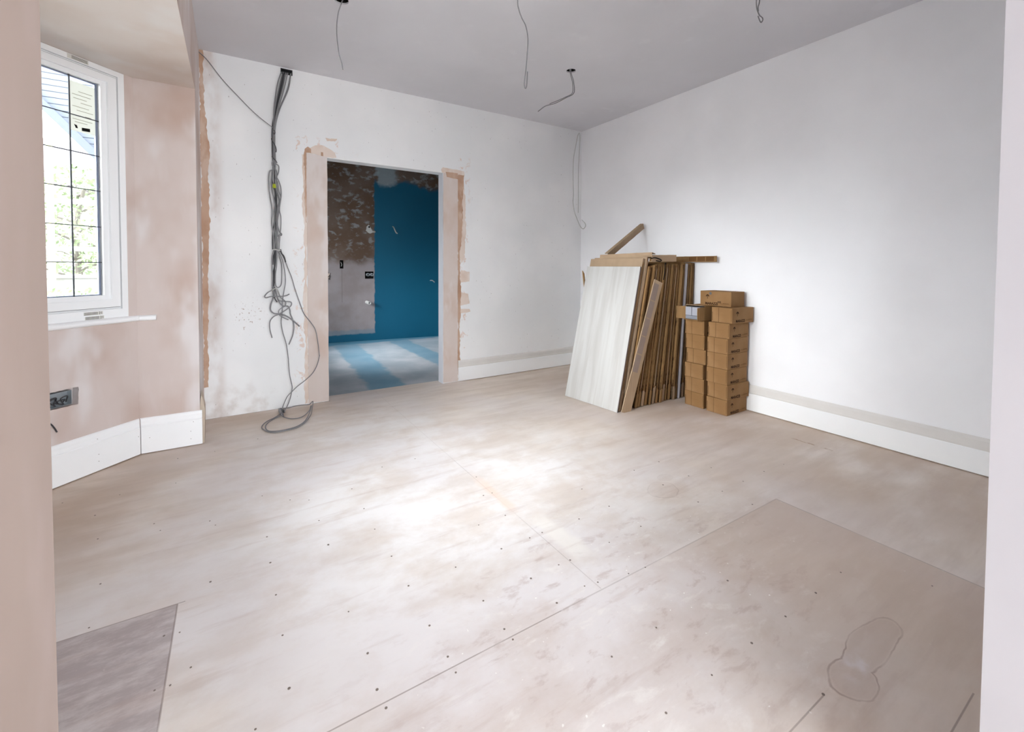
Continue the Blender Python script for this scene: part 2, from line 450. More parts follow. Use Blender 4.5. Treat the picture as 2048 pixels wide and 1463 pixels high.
def mat_wetwall():
    g = G('wet_room_wall', 0.6, 0.3)
    n = g.noise(3, detail=5, seed=2) - 0.5
    nb = g.noise(12, detail=4, seed=4) - 0.5
    brown = g.mix(g.noise(2.5, detail=5, seed=3).ss(0.4, 0.65), srgb(92, 72, 58), srgb(106, 90, 80))
    sp = g.noise(9.5, vec=(1, 1, 1.5), detail=5, rough=0.6, seed=6, dist=0.25)
    brown = g.mix(sp.ss(0.52, 0.66) * g.z.ss(1.3, 1.75, 0.5, 1) * 0.85, brown, srgb(140, 142, 144))
    low = g.mix(g.noise(3, detail=4, seed=9).ss(0.4, 0.7), srgb(148, 140, 142), srgb(134, 124, 124))
    col = g.mix((g.z + n * 0.25).ss(1.2, 1.34), low, brown)
    grey = (g.x + nb * 0.3).ss(1.95, 2.0) * (g.x + nb * 0.2).ss(2.25, 2.35, 1, 0) * g.z.gt(2.4)
    col = g.mix(grey * 0.7, col, srgb(150, 168, 178))
    blue = g.mix(g.noise(2, detail=4, seed=8), srgb(0, 82, 110), srgb(2, 90, 120))
    bm_ = (g.x + nb * 0.05).ss(1.93, 1.95) * (g.z + n * 0.5 + nb * 0.15).ss(2.44, 2.58, 1, 0)
    base = (g.z + nb * 0.05).ss(0.10, 0.125, 1, 0)
    base2 = (g.z + nb * 0.08).ss(0.16, 0.2, 1, 0) * 0.35
    col = g.mix(base2, col, srgb(60, 120, 148))
    col = g.mix(bm_.mx(base), col, blue)
    ln = (g.x - 1.455).abs().lt(0.003) * g.z.gt(0.62) * g.z.lt(1.2)
    col = g.mix(ln * 0.6, col, srgb(84, 74, 70))
    return g.out(col)
M_wetwall = mat_wetwall()
def mat_wetfloor():
    g = G('wet_room_screed', 0.6, 0.3)
    n = g.noise(2.5, detail=6, seed=2)
    col = g.mix(n.ss(0.35, 0.7), srgb(152, 162, 170), srgb(180, 185, 190))
    e = (g.noise(5, detail=4, seed=5) - 0.5) * 0.16
    b1 = (g.x - 1.33 + e - (g.y - 5) * 0.06).abs().ss(0.14, 0.2, 1, 0)
    b2 = (g.x - 2.24 + e).abs().ss(0.12, 0.17, 1, 0)
    b3 = (g.y + e).ss(6.9, 7.02)
    col = g.mix((b1.mx(b2) * 0.62).mx(b3), col, srgb(70, 136, 164))
    col = g.mix(g.y.ss(5.2, 7.1) * 0.3, col, srgb(130, 168, 190))
    return g.out(col)
M_wetfloor = mat_wetfloor()
M_wetside = flat('wet_room_board', (120, 112, 106), 0.8, 0.2)
def mat_cladding():
    g = G('horizontal_cladding', 0.6, 0.3)
    p = (g.z * (1 / 0.062))._m('FRACT')
    return g.out(g.mix(p.lt(0.13), srgb(108, 114, 126), srgb(44, 50, 62)))
M_clad = mat_cladding()
M_trim = flat('bargeboard_paint', (92, 98, 114), 0.6, 0.3)
def mat_leaf():
    g = G('leaf', 0.6, 0.2)
    return g.out(g.mix(g.noise(3, detail=3), srgb(118, 134, 104), srgb(150, 160, 128)))
M_leaf = mat_leaf()
M_bark = flat('bark', (110, 104, 98), 0.9, 0.1)
M_grass = flat('pale_paving', (190, 188, 184), 0.9, 0.1, var=0.2, scale=3)
M_stone = flat('garden_stone', (170, 168, 166), 0.9, 0.1, var=0.2, scale=9)
M_brick = flat('house_render', (196, 190, 184), 0.9, 0.1)
M_roof = flat('house_roof', (120, 116, 120), 0.9, 0.1)
M_yellow = flat('scaffold_paint', (206, 200, 150), 0.5, 0.3)
M_revealtint = flat('outer_reveal_tint', (150, 158, 186), 0.5, 0.4)
M_shadowgap = flat('shadow_gap_grey', (120, 122, 126), 0.7, 0.2)
def mat_thinpaper():
    m = bpy.data.materials.new('thin_paper'); m.use_nodes = True; nt = m.node_tree
    b = nt.nodes['Principled BSDF']; b.inputs['Base Color'].default_value = srgb(246, 248, 244); b.inputs['Roughness'].default_value = 0.8
    t = nt.nodes.new('ShaderNodeBsdfTranslucent'); t.inputs[0].default_value = srgb(225, 226, 220)
    mx = nt.nodes.new('ShaderNodeMixShader'); mx.inputs[0].default_value = 0.4
    nt.links.new(b.outputs[0], mx.inputs[1]); nt.links.new(t.outputs[0], mx.inputs[2])
    nt.links.new(mx.outputs[0], nt.nodes['Material Output'].inputs[0]); return m
M_thinpaper = mat_thinpaper()
CABLE_PATHS = {
    'strand0': [(0.366, 4.114, 2.761), (0.337, 4.103, 2.657), (0.312, 4.093, 2.474), (0.304, 4.083, 2.295), (0.308, 4.087, 2.113), (0.306, 4.087, 2.014), (0.293, 4.086, 1.96), (0.273, 4.086, 1.944), (0.265, 4.086, 1.891), (0.266, 4.086, 1.812), (0.274, 4.086, 1.734), (0.282, 4.086, 1.682), (0.287, 4.086, 1.617), (0.283, 4.086, 1.531), (0.294, 4.086, 1.432), (0.299, 4.087, 1.326), (0.295, 4.086, 1.305), (0.283, 4.086, 1.252), (0.282, 4.086, 1.172), (0.284, 4.086, 1.092), (0.282, 4.086, 0.999)],
    'strand1': [(0.378, 4.114, 2.763), (0.357, 4.107, 2.663), (0.32, 4.099, 2.455), (0.305, 4.093, 2.297), (0.304, 4.097, 2.115), (0.302, 4.097, 2.015), (0.294, 4.096, 1.962), (0.288, 4.096, 1.908), (0.284, 4.096, 1.849), (0.292, 4.096, 1.777), (0.306, 4.097, 1.712), (0.309, 4.097, 1.646), (0.305, 4.097, 1.553), (0.306, 4.097, 1.42), (0.307, 4.097, 1.327), (0.302, 4.096, 1.306), (0.3, 4.096, 1.192), (0.3, 4.096, 1.092), (0.293, 4.096, 0.998), (0.298, 4.096, 0.924), (0.316, 4.097, 0.887)],
    'strand2': [(0.388, 4.114, 2.766), (0.369, 4.109, 2.655), (0.327, 4.104, 2.458), (0.307, 4.099, 2.3), (0.311, 4.103, 2.117), (0.307, 4.103, 2.03), (0.309, 4.103, 1.951), (0.307, 4.103, 1.872), (0.317, 4.103, 1.793), (0.32, 4.103, 1.72), (0.319, 4.103, 1.621), (0.316, 4.103, 1.54), (0.307, 4.103, 1.454), (0.303, 4.103, 1.327), (0.308, 4.103, 1.306), (0.304, 4.103, 1.192), (0.292, 4.102, 1.125), (0.293, 4.102, 0.998)],
    'strand3': [(0.4, 4.114, 2.763), (0.376, 4.102, 2.643), (0.334, 4.089, 2.455), (0.307, 4.077, 2.294), (0.308, 4.081, 2.111), (0.311, 4.081, 2.02), (0.337, 4.081, 1.99), (0.334, 4.081, 1.937), (0.322, 4.081, 1.903), (0.336, 4.081, 1.871), (0.35, 4.081, 1.82), (0.352, 4.081, 1.754), (0.343, 4.081, 1.687), (0.334, 4.081, 1.619), (0.324, 4.081, 1.552), (0.324, 4.081, 1.513), (0.338, 4.081, 1.46), (0.353, 4.081, 1.444), (0.35, 4.081, 1.431), (0.341, 4.081, 1.44), (0.332, 4.081, 1.427), (0.326, 4.081, 1.386), (0.322, 4.081, 1.326), (0.318, 4.081, 1.305), (0.314, 4.081, 1.192), (0.305, 4.081, 1.112), (0.305, 4.081, 1.032), (0.319, 4.081, 1.008), (0.339, 4.081, 1.018), (0.349, 4.081, 1.058), (0.35, 4.081, 1.192), (0.336, 4.081, 1.259), (0.327, 4.081, 1.299)],
    'strand4': [(0.413, 4.114, 2.766), (0.386, 4.1, 2.634), (0.338, 4.085, 2.444), (0.309, 4.071, 2.293), (0.312, 4.075, 2.111), (0.314, 4.075, 2.013), (0.312, 4.075, 1.907), (0.327, 4.075, 1.856), (0.335, 4.075, 1.791), (0.349, 4.075, 1.739), (0.343, 4.075, 1.699), (0.339, 4.075, 1.633), (0.348, 4.075, 1.58), (0.347, 4.075, 1.5), (0.34, 4.075, 1.433), (0.333, 4.075, 1.327), (0.333, 4.075, 1.299), (0.353, 4.075, 1.239), (0.37, 4.076, 1.159), (0.377, 4.076, 1.058), (0.365, 4.075, 0.977), (0.353, 4.075, 0.897), (0.352, 4.075, 0.843), (0.349, 4.075, 0.789), (0.342, 4.075, 0.723), (0.353, 4.075, 0.641), (0.377, 4.076, 0.544), (0.391, 4.076, 0.427), (0.393, 4.076, 0.385), (0.401, 4.076, 0.282), (0.416, 4.076, 0.198), (0.418, 4.076, 0.166), (0.408, 4.076, 0.106), (0.392, 4.076, 0.052), (0.346, 3.925, 0.03), (0.316, 3.886, 0.012), (0.271, 3.851, 0.006), (0.22, 3.771, 0.006), (0.199, 3.679, 0.006), (0.213, 3.584, 0.006), (0.268, 3.547, 0.006), (0.344, 3.553, 0.006), (0.408, 3.581, 0.008), (0.464, 3.664, 0.012), (0.511, 3.789, 0.03), (0.54, 3.897, 0.05)],
    'strand5': [(0.435, 4.115, 2.766), (0.408, 4.106, 2.629), (0.346, 4.096, 2.448), (0.312, 4.087, 2.297), (0.303, 4.091, 2.113), (0.3, 4.09, 2.04), (0.291, 4.09, 2.013), (0.294, 4.09, 1.987), (0.308, 4.091, 1.962), (0.314, 4.091, 1.923), (0.31, 4.091, 1.857), (0.321, 4.091, 1.779), (0.336, 4.091, 1.714), (0.323, 4.091, 1.646), (0.317, 4.091, 1.553), (0.318, 4.091, 1.42), (0.315, 4.091, 1.327), (0.34, 4.091, 1.306), (0.372, 4.092, 1.24), (0.402, 4.092, 1.152), (0.426, 4.093, 1.084), (0.45, 4.093, 0.988), (0.492, 4.093, 0.849), (0.517, 4.094, 0.779), (0.567, 4.095, 0.706), (0.605, 4.095, 0.633), (0.624, 4.096, 0.519), (0.633, 4.096, 0.419), (0.632, 4.08, 0.416), (0.612, 4.079, 0.339), (0.577, 4.079, 0.275), (0.529, 4.078, 0.229), (0.462, 4.077, 0.181), (0.42, 4.076, 0.143), (0.383, 4.076, 0.105), (0.36, 4.075, 0.057), (0.341, 4.046, 0.02), (0.329, 3.964, 0.012), (0.273, 3.874, 0.006), (0.21, 3.8, 0.006), (0.176, 3.693, 0.006), (0.201, 3.584, 0.006), (0.247, 3.528, 0.006), (0.325, 3.529, 0.006), (0.4, 3.555, 0.006), (0.461, 3.64, 0.008), (0.513, 3.754, 0.02), (0.535, 3.826, 0.05), (0.55, 3.892, 0.085), (0.528, 3.942, 0.05), (0.491, 4.058, 0.02), (0.436, 4.102, 0.008), (0.396, 4.082, 0.006), (0.352, 4.09, 0.006)],
    'coil_inner': [(0.334, 4.096, 0.01), (0.316, 4.04, 0.008), (0.319, 3.915, 0.008), (0.342, 3.837, 0.006), (0.391, 3.774, 0.006), (0.458, 3.786, 0.006), (0.521, 3.891, 0.012), (0.545, 3.968, 0.03)],
    'knot1': [(0.314, 4.016, 0.03), (0.314, 3.856, 0.045), (0.325, 3.836, 0.02), (0.335, 3.881, 0.01), (0.328, 3.918, 0.03), (0.323, 4.02, 0.03)],
    'knot2': [(0.333, 4.051, 0.02), (0.332, 3.862, 0.045), (0.349, 3.941, 0.02), (0.344, 4.053, 0.01)],
    'stub': [(0.342, 4.075, 1.319), (0.35, 4.075, 1.286), (0.368, 4.076, 1.26), (0.38, 4.076, 1.213)],
    'hook': [(0.288, 4.064, 1.02), (0.282, 4.064, 0.993), (0.247, 4.064, 0.968), (0.226, 4.063, 0.939), (0.237, 4.064, 0.928), (0.273, 4.064, 0.937), (0.343, 4.065, 0.935), (0.379, 4.066, 0.94), (0.404, 4.066, 0.952)],
    'nearloop': [(0.278, 4.054, 0.987), (0.296, 4.054, 0.999), (0.313, 4.055, 0.996), (0.322, 4.055, 0.979), (0.331, 4.055, 0.956)],
    'sweep': [(0.288, 4.079, 1.019), (0.288, 4.079, 0.932), (0.27, 4.079, 0.873), (0.267, 4.079, 0.827), (0.29, 4.079, 0.799), (0.331, 4.08, 0.79), (0.367, 4.081, 0.778), (0.415, 4.081, 0.745), (0.48, 4.082, 0.679)],
    'curl': [(0.297, 4.069, 1.013), (0.308, 4.07, 0.966), (0.314, 4.07, 0.932), (0.331, 4.07, 0.901), (0.373, 4.071, 0.893), (0.41, 4.071, 0.888), (0.42, 4.071, 0.871), (0.409, 4.071, 0.848), (0.366, 4.071, 0.815), (0.327, 4.07, 0.791), (0.289, 4.069, 0.773), (0.262, 4.069, 0.735), (0.26, 4.069, 0.675), (0.275, 4.069, 0.601)],
    'curl2': [(0.314, 4.06, 0.999), (0.337, 4.06, 0.932), (0.369, 4.061, 0.897), (0.376, 4.061, 0.877), (0.369, 4.061, 0.854), (0.345, 4.06, 0.841), (0.324, 4.06, 0.819), (0.327, 4.06, 0.789), (0.353, 4.06, 0.764), (0.395, 4.061, 0.741)],
    'droop': [(0.298, 4.087, 0.999), (0.327, 4.087, 0.897), (0.356, 4.087, 0.856), (0.393, 4.088, 0.851), (0.409, 4.088, 0.819), (0.412, 4.088, 0.785), (0.43, 4.088, 0.729), (0.437, 4.089, 0.674), (0.427, 4.088, 0.606), (0.399, 4.088, 0.533)],
    'corner_thin': [(-0.2, 4.105, 2.789), (-0.171, 4.1, 2.766), (-0.129, 4.096, 2.724), (-0.044, 4.092, 2.61), (0.052, 4.089, 2.506), (0.179, 4.086, 2.381), (0.304, 4.083, 2.289)],
    'wrap1': [(0.286, 4.066, 2.203), (0.291, 4.066, 2.184), (0.306, 4.067, 2.16), (0.314, 4.067, 2.142), (0.319, 4.067, 2.117), (0.317, 4.067, 2.097)],
    'wrap2': [(0.287, 4.066, 2.06), (0.302, 4.066, 2.042), (0.316, 4.067, 2.028), (0.324, 4.067, 2.012)],
    'wrap3': [(0.301, 4.066, 2.271), (0.31, 4.067, 2.265), (0.312, 4.067, 2.25), (0.305, 4.067, 2.239), (0.301, 4.066, 2.251)],
    'tie1': [(0.283, 4.062, 1.309), (0.299, 4.062, 1.316), (0.323, 4.063, 1.31), (0.342, 4.063, 1.309)],
    'tape': [(0.302, 4.065, 1.825)],
    'ceil_left': [(0.598, 2.925, 2.819), (0.594, 2.925, 2.797), (0.577, 2.925, 2.742), (0.567, 2.925, 2.665), (0.567, 2.925, 2.599), (0.572, 2.925, 2.542), (0.58, 2.925, 2.486), (0.594, 2.925, 2.44), (0.601, 2.925, 2.4)],
    'ceil_mid': [(1.355, 2.1, 2.655), (1.364, 2.1, 2.606), (1.383, 2.1, 2.567), (1.41, 2.1, 2.53), (1.425, 2.1, 2.466), (1.421, 2.1, 2.374), (1.412, 2.1, 2.282), (1.403, 2.1, 2.219), (1.408, 2.1, 2.187), (1.419, 2.1, 2.203), (1.424, 2.1, 2.281)],
    'ceil_right': [(2.421, 2.934, 2.84), (2.436, 2.934, 2.798), (2.459, 2.934, 2.741), (2.463, 2.934, 2.651), (2.379, 2.934, 2.594), (2.265, 2.934, 2.526), (2.168, 2.934, 2.485), (2.093, 2.934, 2.427)],
    'ceil_right2': [(2.407, 2.924, 2.833), (2.416, 2.924, 2.79), (2.44, 2.924, 2.722), (2.437, 2.924, 2.642), (2.371, 2.924, 2.597), (2.285, 2.924, 2.549), (2.201, 2.924, 2.505)],
    'ceil_far': [(2.646, 1.491, 2.827), (2.639, 1.491, 2.786), (2.637, 1.491, 2.762), (2.638, 1.491, 2.738), (2.643, 1.491, 2.716), (2.657, 1.491, 2.697), (2.676, 1.491, 2.683), (2.703, 1.491, 2.679), (2.71, 1.491, 2.667), (2.693, 1.491, 2.648), (2.677, 1.491, 2.654), (2.658, 1.491, 2.675)],
    'ceil_far2': [(2.64, 1.483, 2.821), (2.653, 1.483, 2.786), (2.656, 1.483, 2.764), (2.652, 1.483, 2.739), (2.642, 1.483, 2.719), (2.646, 1.483, 2.694)],
    'cor1': [(3.478, 4.04, 2.76), (3.453, 4.04, 2.714), (3.423, 4.04, 2.585), (3.394, 4.04, 2.439), (3.39, 4.04, 2.229), (3.398, 4.04, 2.04), (3.393, 4.04, 1.944), (3.413, 4.04, 1.84), (3.458, 4.04, 1.747), (3.51, 4.04, 1.663), (3.555, 4.04, 1.641), (3.589, 4.04, 1.677), (3.573, 4.04, 1.715), (3.528, 4.04, 1.746)],
    'cor2': [(3.51, 4.07, 2.764), (3.515, 4.07, 2.682), (3.506, 4.07, 2.537), (3.496, 4.07, 2.342), (3.499, 4.07, 2.053), (3.498, 4.07, 1.83)],
}
SCREW_SPOTS = [(-0.723, 3.035), (-0.499, 2.99), (-0.558, 2.803), (-0.268, 2.994), (-0.501, 2.553), (-0.424, 2.183), (-0.406, 1.935), (-0.195, 1.766), (-0.154, 1.756), (-0.097, 2.462), (-0.074, 2.409), (-0.281, 2.489), (-0.312, 2.57), (-0.079, 1.981), (0.122, 2.593), (0.239, 2.473), (0.119, 2.185), (0.119, 1.985), (0.123, 1.777), (0.126, 1.568), (0.124, 1.357), (0.332, 2.2), (0.336, 1.986), (0.039, 1.28), (-0.159, 1.545), (-0.194, 1.549), (-0.114, 1.583), (-0.29, 3.372), (-0.101, 3.377), (0.141, 3.471), (0.74, 2.598), (0.53, 2.425), (0.536, 2.194), (0.32, 2.422), (0.333, 2.199), (0.534, 1.994), (0.336, 1.984), (0.541, 1.769), (0.735, 1.57), (0.543, 1.569), (1.155, 2.196), (1.143, 1.995), (1.092, 1.996), (1.092, 1.779), (0.947, 1.776), (1.16, 1.575), (1.091, 1.572), (0.947, 1.573), (1.146, 1.364), (1.089, 1.366), (0.951, 1.361), (1.097, 1.222), (1.153, 1.211), (1.371, 1.57), (1.572, 1.779), (0.945, 2.605), (0.327, 1.558), (0.54, 1.355), (0.34, 1.356), (0.543, 1.215), (0.332, 1.223), (0.541, 1.154), (0.338, 1.158), (0.743, 1.357), (0.742, 1.212), (0.744, 1.163), (0.958, 1.211), (2.194, 1.785), (2.392, 1.567), (1.977, 1.784), (1.57, 1.778), (1.572, 1.577), (2.188, 1.572), (1.978, 1.58), (1.984, 1.368), (2.19, 1.368), (2.391, 1.372), (2.611, 1.375), (2.807, 1.363), (1.572, 1.375), (1.364, 1.365), (1.37, 1.173), (1.287, 1.183), (2.195, 1.21), (2.201, 0.535), (1.169, 0.952), (0.966, 0.951), (1.377, 0.752), (1.169, 0.752), (0.965, 0.75), (1.581, 0.751), (1.379, 0.552), (1.577, 0.957), (1.791, 0.749), (1.996, 0.75)]
STRAP_PATHS = [[(2.998, 2.55, 1.259), (3.044, 2.55, 1.266), (3.1, 2.55, 1.258), (3.13, 2.55, 1.246), (3.11, 2.55, 1.237), (3.063, 2.55, 1.242)], [(3.191, 2.55, 1.214), (3.177, 2.55, 1.218), (3.176, 2.55, 1.141), (3.16, 2.55, 1.078)]]
# ================================================================== the setting
up = Vector((0, 0, 1))
bm = bmesh.new()
fp = [(-0.3, -2.5), (3.8, -2.5), (3.8, 4.22), (1.82, 4.22), (1.82, 4.29), (0.70, 4.29), (0.70, 4.22), (-0.3, 4.22), (-0.3, REV_Y), (P0.x, P0.y), (P1.x, P1.y), (P2.x, P2.y), (N0.x, N0.y), (-0.3, 0.741)]
prism(bm, fp, -0.05, 0.0, lambda u, v, d: Vector((u, v, d)))
floor = struct(link('floor', bm, M_floor))
bm = bmesh.new(); cyl(bm, (0, 0, 0.0004), 0.0034, 0.0008, sides=10)
for i, (x, y) in enumerate(SCREW_SPOTS):
    if i == 0:
        sc0 = link('screw_head', bm, M_screw, floor); o = sc0
    else:
        o = sc0.copy(); COL.objects.link(o)
    o.location = (x, y, 0); s = 0.75 + 0.5 * random.random(); o.scale = (s, s, 1)

bm = bmesh.new()
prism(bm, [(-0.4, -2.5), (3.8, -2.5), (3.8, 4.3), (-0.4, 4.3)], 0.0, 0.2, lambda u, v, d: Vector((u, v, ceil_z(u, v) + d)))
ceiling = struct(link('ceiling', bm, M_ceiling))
HOLES = [(0.594, 2.915, 0.042), (1.36, 2.10, 0.042), (2.43, 2.934, 0.040), (2.667, 1.491, 0.042)]
cs = []
for x, y, r in HOLES:
    b = bmesh.new(); cyl(b, (x, y, ceil_z(x, y)), r, 0.24, sides=28); cs.append(b)
cut(ceiling, cs)
for x, y, r in HOLES:
    b = bmesh.new(); z = ceil_z(x, y)
    bmesh.ops.create_cone(b, cap_ends=True, segments=28, radius1=r - 0.001, radius2=r - 0.001, depth=0.1, matrix=Matrix.Translation((x, y, z + 0.06)))
    b.faces.ensure_lookup_table()
    for f in [f for f in b.faces if f.normal.z < -0.9]: b.faces.remove(f)
    link('downlight_hole', b, M_dark, ceiling)

BW = lambda u, v, d: Vector((u, wall_y(u) + d, v))
bm = bmesh.new()
prism(bm, [(-0.5, 0), (DOOR_L, 0), (DOOR_L, DOOR_Z), (DOOR_R, DOOR_Z), (DOOR_R, 0), (3.8, 0), (3.8, 2.95), (-0.5, 2.95)], 0.0, 0.117, BW)
wall_back = struct(link('wall_back', bm, M_back))
b = bmesh.new(); box(b, (0.364, 4.0, 2.757), (0.446, 4.19, 2.797)); cut(wall_back, [b])

bm = bmesh.new()
box(bm, (P0.x, REV_Y, 0), (WX0, 4.25, 2.95)); box(bm, (P0.x, 0.741, SOF + 0.04), (WX0, REV_Y, 2.95))
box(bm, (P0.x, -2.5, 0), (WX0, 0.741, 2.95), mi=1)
wall_left = struct(link('wall_left', bm, [M_bay, M_jambshade]))
bm = bmesh.new(); box(bm, (WX1, -2.5, 0), (3.8, 4.4, 2.95)); struct(link('wall_right', bm, M_paint))
bm = bmesh.new(); box(bm, (1.2, 0.098, 0), (WX1, 0.218, 2.95)); struct(link('wall_front', bm, M_rightjamb))
bm = bmesh.new()
prism(bm, [(WX0, REV_Y), (P0.x, P0.y), (P1.x, P1.y), (P2.x, P2.y), (N0.x, N0.y), (WX0, N0.y)], SOF, SOF + 0.05, lambda u, v, d: Vector((u, v, d)))
prism(bm, [(P0.x - .01, P0.y + .12), (P1.x - .16, P1.y + .08), (P2.x - .16, P2.y - .08), (N0.x - .01, N0.y - .12)], SOF + 0.04, SOF + 0.3, lambda u, v, d: Vector((u, v, d)))
struct(link('ceiling_bay', bm, M_soffit))
bm = bmesh.new(); box(bm, (WX0 - 0.0006, 0.745, SOF + 0.001), (WX0 + 0.0008, REV_Y, 2.9)); link('opening_head_face', bm, M_bay, wall_left)

ZS, SILL = 0.865, 0.873
def bay_wall(name, a, b, wins):
    d = (b - a).normalized(); L = (b - a).length
    n = Vector((-d.y, d.x, 0));  # outward when walking P0>P1>P2>N0
    if n.x > 0 or (abs(n.x) < 0.01): n = -n
    F = lambda u, v, dd: a + d * (u if 0.01 < u < L - 0.01 else (u - dd * 0.414 if u < 0.01 else u + dd * 0.414)) - nin * dd + up * v
    nin = (Vector((0, (a.y + b.y) / 2, 0)) - (a + b) / 2); nin = nin - d * nin.dot(d); nin.normalize()
    bm = bmesh.new(); us = [0.0] + [w for q in wins for w in q] + [L]
    prism(bm, [(0, 0), (L, 0), (L, ZS), (0, ZS)], 0, 0.15, F)
    prism(bm, [(0, SOF), (L, SOF), (L, 2.6), (0, 2.6)], 0, 0.15, F)
    for i in range(0, len(us), 2):
        prism(bm, [(us[i], ZS), (us[i + 1], ZS), (us[i + 1], SOF), (us[i], SOF)], 0, 0.15, F)
    o = struct(link(name, bm, M_bay))
    return o, a, d, nin
def ring(bm, F, u0, u1, z0, z1, wl, wr, wb, wt, d0, d1):
    for r in ((u0, u0 + wl, z0, z1), (u1 - wr, u1, z0, z1), (u0 + wl, u1 - wr, z0, z0 + wb), (u0 + wl, u1 - wr, z1 - wt, z1)):
        prism(bm, [(r[0], r[2]), (r[1], r[2]), (r[1], r[3]), (r[0], r[3])], d0, d1, F)
def make_window(n, a, d, nin, u0, u1, leads):
    F = lambda u, v, dd: a + d * u - nin * dd + up * v
    bm = bmesh.new()
    ring(bm, F, u0, u1, ZS + 0.008, SOF - 0.002, 0.034, 0.034, 0.050, 0.030, 0.0, 0.07)
    ring(bm, F, u0 + 0.034, u1 - 0.034, ZS + 0.058, SOF - 0.032, 0.012, 0.012, 0.012, 0.012, 0.012, 0.07)
    root = struct(link('window_%d' % n, bm, M_upvc))
    bm = bmesh.new()
    ring(bm, F, u0 + 0.047, u1 - 0.047, ZS + 0.072, SOF - 0.046, 0.045, 0.045, 0.045, 0.038, -0.004, 0.05)
    ring(bm, F, u0 + 0.092, u1 - 0.092, ZS + 0.117, SOF - 0.084, 0.030, 0.030, 0.026, 0.022, 0.010, 0.045)
    link('sash', bm, M_upvc, root)
    g0, g1, h0, h1 = u0 + 0.122, u1 - 0.122, ZS + 0.143, SOF - 0.106
    bm = bmesh.new(); prism(bm, [(g0, h0), (g1, h0), (g1, h1), (g0, h1)], 0.030, 0.034, F)
    link('pane', bm, M_glass, root)
    bm = bmesh.new()
    for u in leads: prism(bm, [(u - .0034, h0), (u + .0034, h0), (u + .0034, h1), (u - .0034, h1)], 0.026, 0.030, F)
    for z in (1.199, 1.404, 1.611, 1.811, 2.012): prism(bm, [(g0, z - .0024), (g1, z - .0024), (g1, z + .0024), (g0, z + .0024)], 0.0262, 0.030, F)
    link('lead_lattice', bm, M_lead, root)
    bm = bmesh.new(); ring(bm, F, g0, g1, h0, h1, 0.011, 0.011, 0.006, 0.006, 0.036, 0.046)
    link('outer_reveal_ring', bm, M_revealtint, root)  # tinted ring added to stand for the dark outer reveal
    bm = bmesh.new(); ring(bm, F, u0 + 0.0445, u1 - 0.0445, ZS + 0.0695, SOF - 0.0435, 0.0025, 0.0025, 0.0025, 0.0025, -0.0005, 0.05)
    link('shadow_gap_ring', bm, M_shadowgap, root)  # dark ring added to draw the shadow gap between frame and sash
    return root, F
o1, a1, d1, n1 = bay_wall('wall_bay_far', P0, P1, [(0.050, 0.752)])
win1, F1 = make_window(1, a1, d1, n1, 0.050, 0.752, (0.312, 0.452, 0.592))
o2, a2, d2, n2 = bay_wall('wall_bay_front', P1, P2, [(0.06, 0.79), (0.85, (P2 - P1).length - 0.06)])
LB = (P2 - P1).length
make_window(2, a2, d2, n2, 0.06, 0.79, (0.30, 0.43, 0.56)); make_window(3, a2, d2, n2, 0.85, LB - 0.06, (1.1, 1.22, 1.34))
o3, a3, d3, n3 = bay_wall('wall_bay_near', N0, P2, [(0.078, 0.752)])
make_window(4, a3, d3, n3, 0.078, 0.752, (0.349, 0.49))

# paper labels stuck on the visible window
def label_text(name, body, size, mw, mat, parent, ext=0.0002, align='CENTER', bold=0.0):
    cu = bpy.data.curves.new('t', 'FONT'); cu.body = body; cu.size = size; cu.extrude = ext; cu.offset = bold
    cu.align_x = align; cu.align_y = 'CENTER'
    t = bpy.data.objects.new('t', cu); COL.objects.link(t)
    bpy.context.view_layer.update()
    me = bpy.data.meshes.new_from_object(t.evaluated_get(bpy.context.evaluated_depsgraph_get()))
    bpy.data.objects.remove(t)
    me.name = name; me.materials.clear(); me.materials.append(mat)
    o = bpy.data.objects.new(name, me); COL.objects.link(o)
    o.parent = parent
    o.matrix_local = mw
    return o
def wframe(F, u, z, dd):          # matrix whose x runs rightwards, y up, z out of the wall into the room
    o = F(u, z, dd); ex = (F(u - 1, z, dd) - o).normalized(); ey = up; ez = ex.cross(ey)
    m = Matrix((ex, ey, ez)).transposed().to_4x4(); m.translation = o; return m
for k, (u, z) in enumerate(((0.238, ZS + 0.043), (0.232, ZS + 0.018))):
    bm = bmesh.new(); prism(bm, [(u - .048, z - .009), (u + .048, z - .009), (u + .048, z + .009), (u - .048, z + .009)], -0.0006, 0.0, F1)
    s = link('maker_label', bm, M_paper, win1)
    label_text('label_number', '21', 0.020, wframe(F1, u - 0.036, z, -0.0008), M_ink, s)
    bm = bmesh.new()
    for q in (-.0055, 0.0, .0055):
        prism(bm, [(u - .022, z + q - .0012), (u + .046, z + q - .0012), (u + .046, z + q + .0012), (u - .022, z + q + .0012)], -0.0008, -0.0005, F1)
    link('small_print', bm, M_ink, s)
bm = bmesh.new(); u, z = 0.285, SOF - 0.016
prism(bm, [(u - .05, z - .012), (u + .05, z - .012), (u + .05, z + .012), (u - .05, z + .012)], -0.0006, 0.0, F1)
s = link('maker_label', bm, M_paper, win1)
bm = bmesh.new()
for q in (-.006, 0.0, .006): prism(bm, [(u - .045, z + q - .0012), (u + .03, z + q - .0012), (u + .03, z + q + .0012), (u - .045, z + q + .0012)], -0.0008, -0.0005, F1)
link('small_print', bm, M_ink, s)
bm = bmesh.new(); prism(bm, [(0.188, 1.925), (0.308, 1.925), (0.308, 2.195), (0.188, 2.195)], 0.0285, 0.0292, F1)
gs = link('glazing_sticker', bm, M_thinpaper); tag(gs, 'cream glazing sticker with small print in the upper corner of the window pane', 'sticker')
bm = bmesh.new()
